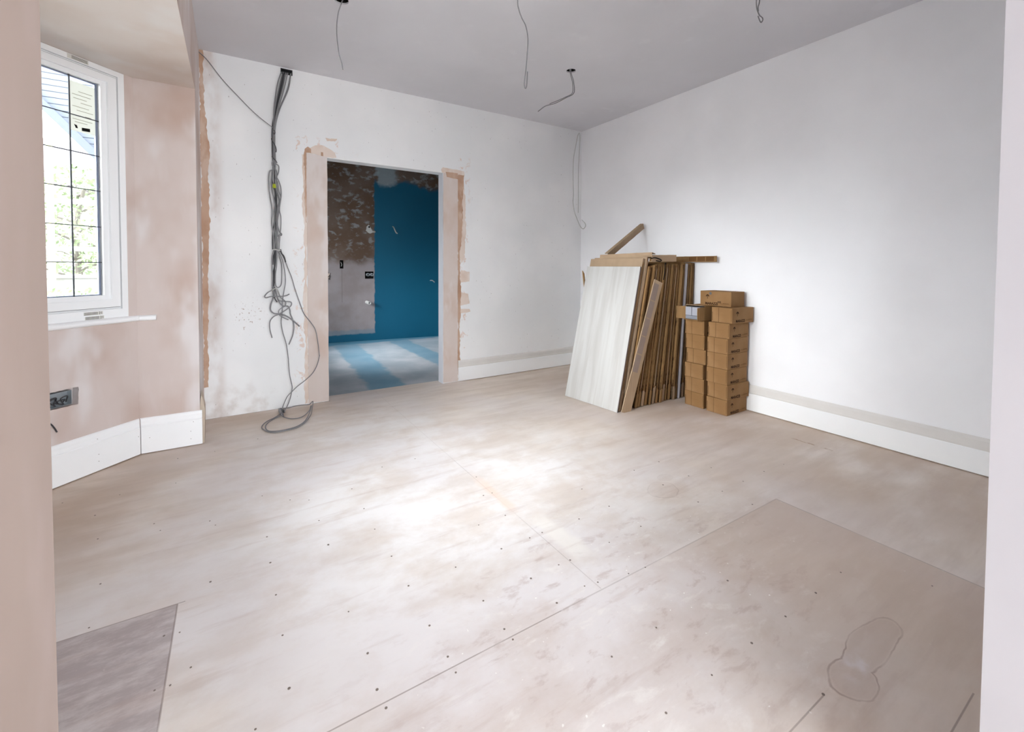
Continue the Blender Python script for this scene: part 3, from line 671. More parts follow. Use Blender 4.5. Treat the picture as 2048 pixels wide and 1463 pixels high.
for k, (a, b, z) in enumerate(((.232, .30, 2.145), (.24, .33, 2.125), (.26, .325, 2.105), (.235, .29, 2.085), (.25, .33, 2.06), (.23, .31, 2.04), (.24, .27, 2.015), (.235, .33, 1.99), (.26, .32, 1.975))):
    a -= .032; b -= .032
    prism(bm, [(a, z), (b, z), (b, z + .003), (a, z + .003)], 0.0281, 0.0286, F1)
link('small_print', bm, flat('grey_print', (176, 172, 160), 0.7, 0.2), gs)
bm = bmesh.new()
prism(bm, [(0.215, 1.938), (0.255, 1.934), (0.255, 1.952), (0.215, 1.956)], 0.0281, 0.0286, F1)
prism(bm, [(0.274, 1.942), (0.284, 1.942), (0.292, 1.962), (0.278, 1.958)], 0.0281, 0.0286, F1)
link('black_bar', bm, M_dark, gs)

# window board (rounded nose) along the bay, its end run past the corner
sill_t = 0.034
def sill_pts(off):
    return [Vector((P0.x + 0.075, REV_Y - off, 0)), Vector((P0.x - off * 0.414 * -1 + 0.0, REV_Y - off, 0)), None]
bm = bmesh.new()
NOSE = 0.032
prof = [(-0.03, 0.0)] + [(NOSE - 0.017 + 0.017 * math.sin(t), 0.017 - 0.017 * math.cos(t)) for t in [PI * k / 8 for k in range(9)]] + [(-0.03, sill_t)]
def sill_run(bm, a, b, nin, ea, eb):
    d = (b - a).normalized(); ra = []; rb = []
    for (o, z) in prof:
        ra.append(bm.verts.new(a + nin * o + d * (o * ea) + up * (SILL - sill_t + z)))
        rb.append(bm.verts.new(b + nin * o - d * (o * eb) + up * (SILL - sill_t + z)))
    n = len(prof); bm.faces.new(ra); bm.faces.new(list(reversed(rb)))
    for i in range(n): bm.faces.new((ra[i], rb[i], rb[(i + 1) % n], ra[(i + 1) % n]))
sill_run(bm, Vector((-0.402, REV_Y, 0)), P0, Vector((0, -1, 0)), 0, 0.414)
sill_run(bm, P0, P1, n1, 0.414, 0.414)
sill_run(bm, P1, P2, n2, 0.414, 0.414)
sill_run(bm, P2, N0, n3, 0.414, 0.414)
tag(link('window_board', bm, M_upvc, smooth=False), 'white round-nosed window board running along under the bay windows', 'window sill')

# skirtings
def skirting(name, segs, mat, band=None, zs=0.145, zt=0.217, hand=1.0):
    bm = bmesh.new(); bt = bmesh.new() if band else bm
    for a, b, nin, ea, eb in segs:
        d = (b - a).normalized()
        for (B, P) in ((bm, [(0, .006), (.018, .006), (.018, zs - .004), (.015, zs), (0, zs)]),
                       (bt, [(0, zs), (.013, zs), (.014, zs + .008), (.012, zs + .020), (.0125, zt - .018), (.009, zt - .006), (.004, zt), (0, zt)])):
            ra = [B.verts.new(a + nin * o + d * o * ea + up * z) for o, z in P]
            rb = [B.verts.new(b + nin * o - d * o * eb + up * z) for o, z in P]
            n = len(P); B.faces.new(ra); B.faces.new(list(reversed(rb)))
            for i in range(n): B.faces.new((ra[i], rb[i], rb[(i + 1) % n], ra[(i + 1) % n]))
    o = struct(link(name, bm, mat))
    if band: link('moulding', bt, band, o)
    return o
V = Vector
skirting('baseboard_right', [(V((WX1, 0.218, 0)), V((WX1, 4.155, 0)), V((-1, 0, 0)), 0, 0)], M_skirt, M_skirtband)
skirting('baseboard_back', [(V((1.968, wall_y(1.968), 0)), V((WX1 - .018, wall_y(3.62), 0)), V((0.0155, -1, 0)).normalized(), 0, 0)], M_skirt, M_skirtband)
bs = skirting('baseboard_bay_splay', [(P0 + d1 * 0.003, P1, n1, 0.414, 0.414), (P1, P2, n2, .414, .414), (P2, N0, n3, .414, .414)], M_skirt, None, 0.175, 0.226)
br = skirting('baseboard_bay_return', [(V((WX0 + .012, REV_Y, 0)), P0 + V((0.003, 0, 0)), V((0, -1, 0)), 0, 0.414)], M_skirt, None, 0.175, 0.226)
nb = bmesh.new(); cyl(nb, (0, 0, 0), 0.002, 0.0012, axis='Y', sides=8)
nail0 = None
for x, z in ((-0.235, 0.05), (-0.235, 0.10), (-0.445, 0.10), (-0.22, 0.16)):
    if nail0 is None: nail0 = link('nail_head', nb, M_screw, br); o = nail0
    else: o = nail0.copy(); COL.objects.link(o)
    o.location = (x, REV_Y - 0.0184, z)
for t, z in ((0.02, 0.12), (0.24, 0.06), (0.24, 0.10), (0.245, 0.19)):
    p = P0 + d1 * t + n1 * 0.0184
    o = nail0.copy(); COL.objects.link(o); o.parent = bs; o.location = (p.x, p.y, z); o.rotation_euler = (0, 0, PI / 4)
bm = bmesh.new()
prism(bm, [(-0.1845, 0.001), (-0.163, 0.001), (-0.159, 0.226), (-0.168, 0.285), (-0.1785, 0.334), (-0.1845, 0.26)], 3.585, 3.70, lambda u, v, d: V((u, d, v)))
tag(link('skirting_offcut', bm, M_mdf), 'raw pointed skirting offcut standing against the wall corner beside the bay', 'board')

# fresh plaster strips either side of the doorway, with filler smeared round them
bm = bmesh.new(); prism(bm, ragged([(0.549, 0.008), (DOOR_L, 0.004), (DOOR_L, 2.122), (0.549, 2.138)], 0.06, 0.0012, 3), -0.006, 0.0, BW); struct(link('trim_1', bm, M_doorstrip))
bm = bmesh.new(); prism(bm, ragged([(DOOR_R, 0.012), (1.962, 0.004), (1.962, 2.118), (DOOR_R, 2.118)], 0.06, 0.0012, 4), -0.006, 0.0, BW); struct(link('trim_2', bm, M_doorstrip))
bm = bmesh.new()
prism(bm, [(0.012, 0), (0.12, 0), (0.12, DOOR_Z), (0.012, DOOR_Z)], 0.0, 0.006, lambda u, v, d: V((DOOR_R - d, wall_y(DOOR_R) + u - 0.012, v)))
struct(link('trim_3', bm, M_rightjamb))
def smear(pts, mat, amp=0.005, seed=0, depth=0.0012, step=0.02):
    bm = bmesh.new(); prism(bm, ragged(pts, step, amp, seed), -depth, -0.0001, BW)
    link('filler_smear', bm, mat, wall_back)
smear([(0.520, 0.01), (0.549, 0.01), (0.549, 2.12), (0.515, 2.12), (0.522, 1.95), (0.512, 1.75), (0.532, 1.5), (0.524, 1.2), (0.517, 0.8), (0.526, 0.4)], M_palefill, 0.006, 1)
smear([(0.541, 1.55), (0.549, 1.55), (0.549, 2.12), (0.535, 2.12), (0.534, 1.8)], M_orange, 0.003, 5, 0.0022)
smear([(0.528, 2.02), (0.549, 2.04), (0.549, 2.14), (0.588, 2.14), (0.585, 2.175), (0.562, 2.19), (0.538, 2.17), (0.528, 2.12)], M_orange, 0.002, 2, 0.003, 0.01)
smear([(0.57, 2.14), (0.58, 2.185), (0.62, 2.21), (0.67, 2.222), (0.73, 2.20), (0.775, 2.17), (0.79, 2.13), (0.76, 2.122), (0.713, 2.124)], M_palefill, 0.003, 3, 0.0016)
smear([(0.664, 2.128), (0.664, 2.16), (0.682, 2.16), (0.682, 2.126)], M_orange, 0.001, 4, 0.003, 0.01)
smear([(0.70, 2.285), (0.80, 2.292), (0.78, 2.27), (0.715, 2.262)], M_palefill, 0.004, 6, 0.0008, 0.01)
smear([(1.962, 0.02), (1.985, 0.02), (1.988, 0.5), (1.998, 0.9), (1.99, 1.3), (2.012, 1.6), (2.022, 1.8), (2.028, 2.05), (2.035, 2.14), (1.962, 2.14)], M_orange, 0.006, 7, 0.0016)
smear([(1.99, 1.2), (2.03, 1.25), (2.05, 1.5), (2.06, 1.75), (2.035, 2.0), (2.02, 2.1), (2.0, 1.7)], M_palefill, 0.008, 8, 0.0012)
smear([(1.79, 2.118), (1.962, 2.12), (2.04, 2.12), (2.035, 2.16), (1.93, 2.168), (1.80, 2.172), (1.78, 2.15)], M_palefill, 0.003, 9, 0.0018)
smear([(1.84, 2.08), (1.96, 2.07), (1.96, 2.13), (1.83, 2.13)], M_orange, 0.003, 19, 0.0075)
smear([(1.99, 1.02), (2.10, 1.03), (2.10, 1.13), (2.0, 1.15)], M_palefill, 0.004, 10, 0.001)
smear([(1.99, 0.78), (2.10, 0.80), (2.085, 0.90), (1.995, 0.92)], M_palefill, 0.004, 11, 0.001)
smear([(1.985, 0.70), (2.11, 0.715), (2.10, 0.745), (1.985, 0.75)], M_palefill, 0.004, 12, 0.001)
smear([(-0.185, 0.25), (-0.160, 0.25), (-0.152, 0.6), (-0.150, 1.0), (-0.140, 1.3), (-0.133, 1.8), (-0.130, 2.1), (-0.150, 2.25), (-0.156, 2.5), (-0.160, 2.8), (-0.185, 2.8)], M_orange, 0.006, 13, 0.002)

# ================================================================== wet room beyond the doorway
def far_y(x): return 7.27 - 0.1147 * (x - 1.25)
bm = bmesh.new(); prism(bm, [(0.2, 4.297), (3.3, 4.297), (3.3, 7.5), (0.2, 7.5)], -0.05, -0.001, lambda u, v, d: V((u, v, d))); struct(link('floor_wet_room', bm, M_wetfloor))
bm = bmesh.new(); prism(bm, [(0.1, 0), (3.4, 0), (3.4, 2.9), (0.1, 2.9)], 0.0, 0.15, lambda u, v, d: V((u, far_y(u) + d, v)))
wall_far = struct(link('wall_far', bm, M_wetwall))
bm = bmesh.new()
for q in ((4.235, 5.1, 0, 2.9), (6.5, 7.5, 0, 2.9), (5.1, 6.5, 0, 0.8), (5.1, 6.5, 1.75, 2.9)):
    box(bm, (0.05, q[0], q[2]), (0.2, q[1], q[3]))
struct(link('wall_wet_room_left', bm, M_wetside))
bm = bmesh.new(); box(bm, (3.3, 4.3, 0), (3.45, 7.5, 2.9)); struct(link('wall_wet_room_right', bm, M_wetside))
bm = bmesh.new(); box(bm, (0.05, 4.235, 2.8), (3.45, 7.6, 2.95)); struct(link('ceiling_wet_room', bm, M_ceiling))
FW = lambda u, v, d: V((u, far_y(u) + d, v))
cs = []
for (x0, x1, z0, z1) in ((1.425, 1.478, 1.145, 1.275), (1.795, 1.925, 0.985, 1.10)):
    b = bmesh.new(); prism(b, [(x0, z0), (x1, z0), (x1, z1), (x0, z1)], -0.02, 0.05, FW); cs.append(b)
b = bmesh.new(); prism(b, ragged([(1.20, 0.96), (1.292, 0.97), (1.30, 1.08), (1.20, 1.10)], 0.02, 0.008, 5), -0.02, 0.05, FW); cs.append(b)
cut(wall_far, cs)
def back_box(x0, x1, z0, z1, label, mat=None):
    t = 0.002; bm = bmesh.new()
    prism(bm, [(x0, z0), (x1, z0), (x1, z1), (x0, z1)], 0.044, 0.049, FW)
    ring(bm, FW, x0, x1, z0, z1, t, t, t, t, 0.0, 0.046)
    o = link('back_box', bm, mat or M_dark); tag(o, label, 'back box'); return o
o = back_box(1.426, 1.477, 1.146, 1.274, 'tall black recessed switch back box in the grey wall beyond the doorway')
bm = bmesh.new(); tube(bm, [FW(1.445, 1.25, .03), FW(1.452, 1.21, .0), FW(1.448, 1.18, .01)], .004); link('wire_end', bm, M_cablewhite, o)
o = back_box(1.796, 1.924, 0.986, 1.099, 'wide black recessed mixer valve box with two pipe tails beyond the doorway')
for x in (1.838, 1.898):
    bm = bmesh.new()
    for r0, r1, d0, d1_ in ((0.024, 0.015, -0.03, 0.04),):
        n = 20
        ro = [[bm.verts.new(FW(x + math.cos(2 * PI * k / n) * r, 1.05 + math.sin(2 * PI * k / n) * r, d)) for k in range(n)] for r, d in ((r0, d1_), (r0, d0), (r1, d0), (r1, d1_))]
        for j in range(3):
            for k in range(n): bm.faces.new((ro[j][k], ro[j][(k + 1) % n], ro[j + 1][(k + 1) % n], ro[j + 1][k]))
    link('pipe_tail', bm, M_steel, o, smooth=True)
bm = bmesh.new()
for i in range(9): tube(bm, [FW(1.215 + random.random() * .07, 0.97 + random.random() * .1, .03), FW(1.22 + random.random() * .06, .98 + random.random() * .09, -.012)], .011, sides=5, seg=1)
tag(link('broken_plaster_hole', bm, M_palefill), 'ragged broken-out plaster pocket at the left edge of the doorway view', 'plaster')
def pipe(x, z, r, L, mat, name, label, cat, dz=-0.01):
    bm = bmesh.new(); n = 20
    ro = []
    for rr, d in ((r, 0.02), (r, -L), (r * .72, -L), (r * .72, 0.02)):
        ro.append([bm.verts.new(FW(x + math.cos(2 * PI * k / n) * rr + max(0, -d) * .12, z + math.sin(2 * PI * k / n) * rr + (dz if d < 0 else 0), d)) for k in range(n)])
    for j in range(3):
        for k in range(n): bm.faces.new((ro[j][k], ro[j][(k + 1) % n], ro[j + 1][(k + 1) % n], ro[j + 1][k]))
    tag(link(name, bm, mat, smooth=True), label, cat)
pipe(1.815, 0.615, 0.024, 0.13, M_cablewhite, 'waste_pipe', 'short white waste pipe stub low on the grey wall beyond the doorway', 'pipe')
pipe(1.915, 1.737, 0.016, 0.07, M_cablewhite, 'pipe_stub', 'small white pipe stub at the edge of the blue paint beyond the doorway', 'pipe')
bm = bmesh.new(); prism(bm, ragged([(1.81, 1.74), (1.88, 1.70), (1.92, 1.72), (1.89, 1.79), (1.855, 1.84), (1.82, 1.81)], .02, .005, 2), -0.0015, 0, FW); link('adhesive_patch', bm, M_cablewhite, wall_far)
bm = bmesh.new(); prism(bm, [(1.862 + .014 * math.cos(2 * PI * k / 12), 1.805 + .014 * math.sin(2 * PI * k / 12)) for k in range(12)], -0.003, -0.0014, FW); link('drilled_hole', bm, M_dark, wall_far)
bm = bmesh.new(); tube(bm, [FW(2.225, 1.835, .03), FW(2.232, 1.82, -.02), FW(2.245, 1.785, -.035), FW(2.27, 1.735, -.03), FW(2.295, 1.715, -.03)], .009)
tag(link('cable_stub', bm, M_cablewhite), 'short white cable stub poking out of the upper blue wall', 'cable')
bm = bmesh.new(); tube(bm, [FW(2.84, 0.945, .02), FW(2.86, 0.95, -.04), FW(2.885, 0.93, -.05), FW(2.90, 0.92, -.045)], .009)
tag(link('wire_hook', bm, M_steel), 'small bent pipe clip on the lower right of the blue wall', 'bracket')

# broken-out socket low in the bay wall
u0, u1, z0, z1 = 0.322, 0.485, 0.415, 0.510
b = bmesh.new(); prism(b, ragged([(u0, z0), (u1, z0 + .004), (u1, z1), (u0 - .004, z1)], .015, .003, 7), -0.01, 0.045, F1); cut(o1, [b])
bm = bmesh.new(); prism(bm, [(u0 + .026, z0 + .008), (u1, z0 + .008), (u1, z1 - .01), (u0 + .026, z1 - .01)], 0.036, 0.040, F1)
ring(bm, F1, u0 + .026, u1, z0 + .008, z1 - .01, .002, .002, .002, .002, 0.004, 0.038)
sk = link('socket_back_box', bm, M_steel); tag(sk, 'steel socket box with tangled wires in a ragged hole in the pink bay wall', 'socket box')
rd = random.Random(3)
for i in range(5):
    bm = bmesh.new(); uu = u0 + .035 + i * .018
    tube(bm, [F1(uu, z0 + .02, .034), F1(uu + rd.uniform(0, .03), z0 + .05 + rd.uniform(-.01, .02), .012), F1(uu + .03 + rd.uniform(0, .03), z0 + .045 + rd.uniform(-.02, .02), .006), F1(uu + rd.uniform(0, .04), z0 + .015, .012)], .0032)
    link('wire', bm, M_cabledark, sk)
bm = bmesh.new(); tube(bm, [F1(0.47, 0.355, .004), F1(0.455, 0.35, -.008), F1(0.44, 0.325, -.010), F1(0.425, 0.295, -.006)], .0035)
tag(link('wire_stub', bm, M_cabledark), 'short dark wire stub poking from the pink wall below the socket hole', 'wire')

# ================================================================== cables
CG = 'cables hanging beside the doorway'
def cable(key, label, r=0.0045, mat=None, group=CG, name='electrical_cable', pts=None, cat='cable'):
    bm = bmesh.new(); tube(bm, pts or CABLE_PATHS[key], r)
    return tag(link(name, bm, mat or M_cable, smooth=True), label, cat, group)
cable('strand0', 'grey cable making the wide left-hand loop in the tied bundle', .0045)
cable('strand1', 'dark cable in the core of the tied bundle, ending in the tangle', .0045, M_cabledark)
cable('strand2', 'dark straight cable at the heart of the tied bundle', .0055, M_cabledark)
cable('strand3', 'grey cable with long U-shaped loop below the upper tie', .0045)
cable('strand4', 'long grey cable dropping from the tangle straight down to the floor coil', .0038)
cable('strand5', 'long thin grey cable bowing right across the doorway strip to the floor', .0036)
shared = 'grey cable running from the ceiling corner into the tied bundle'
rd = random.Random(12)
for k in range(3):
    base = CABLE_PATHS['strand%d' % (1, 2, 5)[k]][:16]
    ox, oy = rd.uniform(-.016, .016), rd.uniform(-.006, .012)
    pts = []
    for i, p in enumerate(base):
        f = min(1, i / 4.0); pts.append((p[0] + ox * (1.0 if i > 3 else 0.6) + rd.uniform(-.004, .004), p[1] - abs(oy) * f, p[2]))
    cable('', shared, .0042, (M_cable, M_cabledark)[k % 2], pts=pts)
cable('coil_inner', 'inner grey loop of the cable coil lying on the floor', .0034)
cable('knot1', 'short cable turn wrapped round the floor coil near the wall', .004)
cable('knot2', 'dark cable tie cinching the floor coil', .004, M_cabledark)
cable('stub', 'short dark cable end sticking out right below the upper tie', .005, M_cabledark)
cable('hook', 'grey cable bent into a flat pointed loop above the tangle')
cable('nearloop', 'pale cable end curled over the lower tie', .004, M_cablewhite)
cable('sweep', 'thick grey cable end sweeping down and out to the right', .0055)
cable('curl', 'grey cable curling through the tangle to a low left-hand end')
cable('curl2', 'grey cable making the small round loop in the tangle', .004)
cable('droop', 'grey cable end drooping lowest right of the tangle', .005)
cable('corner_thin', 'thin cable sagging from the bay ceiling corner to the bundle', .0032)
for k, w in enumerate(('topmost', 'middle', 'lowest')):
    cable(('wrap3', 'wrap1', 'wrap2')[k], '%s twist of thin dark wire round the upper bundle' % w, .0035, M_cabledark, 'wire twists round the bundle', 'wire_twist', cat='wire')
cable('tie1', 'pale plastic tie round the middle of the cable bundle', .004, M_cablewhite, None, 'cable_tie', cat='cable tie')
t = CABLE_PATHS['tape'][0]; bm = bmesh.new()
cyl(bm, (t[0], t[1], t[2]), .014, .03, sides=12, r2=.010)
tag(link('earth_sleeve', bm, M_green), 'bright yellow-green sleeve on the cable bundle', 'cable sleeve')
# the opening they come from
bm = bmesh.new(); ring(bm, BW, 0.361, 0.449, 2.754, 2.797, .005, .005, .006, .004, -0.006, 0.05)
prism(bm, [(0.362, 2.756), (0.447, 2.756), (0.447, 2.795), (0.362, 2.795)], 0.045, 0.05, BW)
tag(link('cable_entry_box', bm, M_cabledark), 'dark slotted box at the ceiling edge where the cables enter', 'cable box')
def ceil_cable(keys, label, pre=None, mat=None, r=.0032):
    root = None
    for k in keys:
        pts = list(CABLE_PATHS[k])
        z = ceil_z(pts[0][0], pts[0][1]) + 0.06
        while pts and pts[0][2] > z - 0.05: pts.pop(0)
        hx, hy = pre
        pts = [(hx, hy, z), (hx, hy, z - 0.055)] + pts
        bm = bmesh.new(); tube(bm, pts, r)
        o = link('ceiling_cable' if root is None else 'second_core', bm, mat or M_cable, root, smooth=True)
        if root is None: root = o
    tag(root, label, 'cable', 'cables hanging from the ceiling holes')
ceil_cable(['ceil_left'], 'grey cable hanging from the ceiling hole nearest the bay', (0.600, 2.915))
ceil_cable(['ceil_mid'], 'grey cable with folded end hanging in the middle of the ceiling', (1.358, 2.10))
ceil_cable(['ceil_right', 'ceil_right2'], 'kinked grey cable pair from the ceiling hole nearest the far corner', (2.425, 2.930))
ceil_cable(['ceil_far', 'ceil_far2'], 'grey cable pair with looped end hanging closest to the right wall', (2.655, 1.489))
c1 = cable('cor1', 'white cable with hooked end hanging down the far room corner', .0045, M_cablewhite, 'cables in the far corner')
cable('cor2', 'straight white cable end hanging in the far room corner', .004, M_cablewhite, 'cables in the far corner')

# ================================================================== tile cartons and the leaning tile
def lean(xb, yb, xt_minus, L, thick, yaw=0.0):
    """Matrix of a board standing on its lower back edge: local x = thickness, y = width, z = length."""
    th = math.asin(max(-1, min(1, xt_minus / L)))
    return Matrix.Translation((xb, yb, thick * math.sin(th) + 0.0005)) @ Matrix.Rotation(yaw, 4, 'Z') @ Matrix.Rotation(th, 4, 'Y')
bm = bmesh.new(); box(bm, (-0.010, 0, 0), (0.0, 0.6, 1.222), bevel=0.001)
for f in bm.faces: f.material_index = 0 if f.normal.x < -0.9 else 1
t = link('leaning_tile', bm, [M_tile, M_tileedge], mw=lean(2.650, 2.574, 0.285, 1.222, 0.0, math.radians(5.3)))
tag(t, 'large pale wood-grain tile leaning at the front of the carton stack', 'tile')
NC = 21
ORD = 'first second third fourth fifth sixth seventh eighth ninth tenth eleventh twelfth thirteenth fourteenth fifteenth sixteenth seventeenth eighteenth nineteenth twentieth twenty-first'.split()
rd = random.Random(5)
for i in range(NC):
    f = i / (NC - 1.0)
    xb = 2.672 + (3.545 - 2.672) * f
    xt = 2.965 + (3.600 - 2.965) * f
    th = 0.025 if i not in (3, 8, 13) else 0.020
    L = 1.225 + rd.uniform(-.012, .012)
    if i == 0: L = 1.292
    if i == 1: L = 1.30
    dx = xt - xb
    yaw = math.radians(4.6 * (1 - f) ** 2)
    y0 = 2.574 + rd.uniform(-.004, .016) + (0.0 if i else 0.004)
    mw = lean(xb, y0, dx * L / 1.25, L, th, yaw)
    if i == 17:
        bm = bmesh.new(); box(bm, (-0.004, -0.012, 0), (0.012, 0.58, L), bevel=0.001)
        tag(link('bare_tile', bm, flat('grey_tile_edge', (172, 168, 172), 0.6, 0.3), mw=mw), 'bare grey tile edge showing among the rearmost brown cartons', 'tile')
        continue
    bm = bmesh.new()
    box(bm, (0, 0, 0.0), (th, 0.6, L), bevel=0.0015)
    # crushed, uneven free edge
    for v in bm.verts:
        if v.co.y < 0.01: v.co.y += rd.uniform(-.003, .003)
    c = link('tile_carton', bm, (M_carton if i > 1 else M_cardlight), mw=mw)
    tag(c, ORD[i] + ' brown tile carton behind the pale leaning tile', 'carton', 'tile cartons leaning on the right wall')
    bm = bmesh.new()
    h = 0.10 + rd.uniform(0, .05)
    pts = [(0, 0.002), (th + .001, 0.002), (th + .001, h + rd.uniform(-.02, .02)), (th * .5, h + rd.uniform(-.01, .02)), (0, h)]
    prism(bm, pts, -0.004, 0.02, lambda u, v, d: V((u, d, v)))
    e = link('end_cap', bm, M_cardlight if i % 3 == 0 else M_card, c)
    bm = bmesh.new()
    prism(bm, [(th * .35, h + .02), (th * .6, h + .03), (th * .65, L - .05), (th * .3, L - .03)], -0.0035, 0.001, lambda u, v, d: V((u, d, v)))
    link('edge_flap', bm, M_cardlight if i % 4 == 1 else M_card, c)
# slot in the front carton's top
def strip(name, label, a, b, wdir, w, th, mat, lip=0.0, group=None):
    """A channel of cardboard from a to b; wdir is its width direction."""
    a, b = V(a), V(b); d = (b - a).normalized(); wv = V(wdir); wv = (wv - d * wv.dot(d)).normalized(); n = d.cross(wv)
    L = (b - a).length; bm = bmesh.new()
    F = lambda u, v, dd: a + d * u + wv * v + n * dd
    prism(bm, ragged([(0, 0), (L, 0), (L, w), (0, w)], 0.05, 0.0012, 3), 0, th, F)
    if lip:
        for v0 in (0, w - th):
            prism(bm, [(0, 0), (L, 0), (L, 1), (0, 1)], 0, 1, lambda u, v, dd: a + d * u + wv * (v0 + dd * th) + n * (v * lip))
    o = link(name, bm, mat); tag(o, label, 'cardboard', group); return o, F, L
# angled strip propped against the right wall
strip('cardboard_strip', 'folded cardboard strip sloping up against the right wall above the cartons', (3.00, 3.05, 1.265), (3.61, 3.17, 1.585), (-0.3, -0.1, 1), 0.055, 0.006, M_cardlight, lip=-0.03)
# channel lying along the top, sticking out towards the boxes
s_, F_, L_ = strip('cardboard_channel', 'printed cardboard channel lying on the stack, overhanging towards the boxes', (3.565, 3.05, 1.235), (3.595, 2.335, 1.235), (0, 0, 1), 0.052, 0.005, M_card, lip=0.02)
for k in range(3):
    bm = bmesh.new(); a0 = L_ - 0.27 + k * 0.085
    prism(bm, [(a0, .008), (a0 + .075, .008), (a0 + .075, .046), (a0, .046)], 0.0048, 0.0058, F_); link('printed_panel', bm, flat('brown_panel_print', (112, 80, 50), 0.85, 0.1), s_)
strip('folded_cardboard', 'short cardboard cap folded over the tops of the middle cartons', (3.03, 2.572, 1.232), (3.345, 2.568, 1.238), (0, 0, 1), 0.058, 0.005, M_cardlight, lip=-0.16)
strip('cardboard_edging', 'long flat cardboard edging resting on top behind the front carton', (2.965, 3.13, 1.262), (3.05, 2.585, 1.275), (0.2, 0.05, 1), 0.040, 0.005, M_cardlight, lip=-0.05)
# fabric-look printed strip leaning across the carton edges
s_, F_, L_ = strip('leaning_cardboard_strip', 'pale cardboard strip with grey panels leaning across the carton edges', (2.665, 2.545, 0.01), (3.03, 2.535, 1.085), (1, 0, -0.3), 0.105, 0.006, M_cardpink, lip=0.0)
for k in range(5):
    bm = bmesh.new(); a0 = 0.34 + k * 0.155
    prism(bm, [(a0, .008), (a0 + .147, .008), (a0 + .147, .070), (a0, .070)], 0.0059, 0.0066, F_); link('printed_panel', bm, flat('grey_panel_print', (164, 148, 138), 0.85, 0.1), s_)
    bm = bmesh.new(); prism(bm, [(a0, .008), (a0 + .147, .008), (a0 + .147, .070), (a0, .070)], -0.0006, 0.0001, F_); link('printed_panel', bm, flat('grey_panel_print', (164, 148, 138), 0.85, 0.1), s_)
bm = bmesh.new()
prism(bm, [(2.815, 1.15), (2.835, 1.12), (2.845, 1.05), (2.862, 1.05), (2.90, 1.03), (2.90, 0.90), (2.85, 0.93), (2.838, 0.99)], 3.20, 3.212, lambda u, v, d: V((u, d, v)))
tag(link('cardboard_shard', bm, M_card), 'torn brown cardboard shard poking out left of the leaning tile', 'cardboard')
for k, p in enumerate(STRAP_PATHS):
    bm = bmesh.new(); tube(bm, p, .0045, sides=6)
    tag(link('packing_strap', bm, M_dark, smooth=True), ('looped black strap on top of the middle cartons', 'black strap hanging down the carton edges')[k], 'strap')

# ================================================================== tile boxes
BX, BY, BZ = 0.285, 0.181, 0.1225
def logo_bm(F):
    bm = bmesh.new()
    prism(bm, [(-.0012, -.017), (.0012, -.017), (.0018, .012), (-.0018, .012)], 0, .0003, F)
    for s in (-1, 1):
        for (w, h) in ((.013, .0), (.009, -.006), (.006, .005)):
            pts = []
            for k in range(7):
                a = PI * 0.5 * k / 6; pts.append((s * w * math.sin(a), .010 + h * .3 - (1 - math.cos(a)) * .011))
            for k in range(6, -1, -1):
                a = PI * 0.5 * k / 6; pts.append((s * (w - .0022) * math.sin(a), .0075 + h * .3 - (1 - math.cos(a)) * .010))
            prism(bm, pts, 0, .0003, F)
    return bm
bm = bmesh.new(); box(bm, (-BX / 2, -BY / 2, -BZ / 2), (BX / 2, BY / 2, BZ / 2), bevel=0.0035)
box0 = link('tile_box', bm, M_box)
FS = lambda u, v, d: V((u, -BY / 2 - d, v))
lg0 = link('printed_logo', logo_bm(lambda u, v, d: FS(u * 1.3 - 0.072, v * 1.3 + 0.018, d)), M_inkbrown, box0)
wd0 = label_text('printed_word', 'MARAZZI', 0.028, Matrix.Translation((-0.034, -BY / 2 - 0.0002, -0.044)) @ Matrix.Rotation(PI / 2, 4, 'X'), M_inkbrown, box0, bold=0.0011)
bm = bmesh.new(); prism(bm, [(-.004, .0008), (.045, .0008), (.045, .0022), (-.004, .0022)], 0, .0003, lambda u, v, d: FS(u + .075, v - .036, d))
ln0 = link('small_print', bm, M_inkbrown, box0)
first = [True]
def put_box(x, y, z, rz, label):
    if first[0]: o = box0; first[0] = False
    else:
        o = box0.copy(); COL.objects.link(o)
        for c in (lg0, wd0, ln0):
            k = c.copy(); COL.objects.link(k); k.parent = o
    o.location = (x, y, z + BZ / 2 + 0.0005); o.rotation_euler = (0, 0, rz)
    return tag(o, label, 'box', 'brown tile boxes in the two stacks')
rd = random.Random(9)
POS = ['bottom', 'second from bottom', 'third from bottom', 'fourth from bottom', 'fifth from bottom', 'sixth from bottom', 'top']
RX = [3.469, 3.475, 3.464, 3.466, 3.466, 3.468, 3.478]
RY = [2.145, 2.137, 2.145, 2.143, 2.142, 2.138, 2.112]
RR = [1.0, -2.5, 0.6, 0.2, -0.5, 1.5, -2.0]
for i in range(7):
    put_box(RX[i], RY[i], i * 0.1235, math.radians(RR[i]), 'brown cardboard tile box, %s of the right-hand stack' % POS[i])
LX = [3.472, 3.470, 3.466, 3.476, 3.472, 3.468]
LY = [2.353, 2.350, 2.355, 2.345, 2.350, 2.356]
for i in range(6):
    put_box(LX[i], LY[i], i * 0.1235, math.radians(rd.uniform(-1.2, 1.2)), 'brown cardboard tile box, %s of the left-hand stack' % POS[i])
tb = put_box(3.505, 2.225, 7 * 0.1235, math.radians(-91.5), 'brown cardboard tile box lying across the tops of both stacks')
bm = bmesh.new(); prism(bm, [(.012 * math.cos(2 * PI * k / 18), .012 * math.sin(2 * PI * k / 18)) for k in range(18)], 0, .0008, lambda u, v, d: FS(u - .045, v + .042, d))
link('round_sticker', bm, flat('grey_sticker', (96, 96, 98), 0.6, 0.3), tb)
bm = bmesh.new()
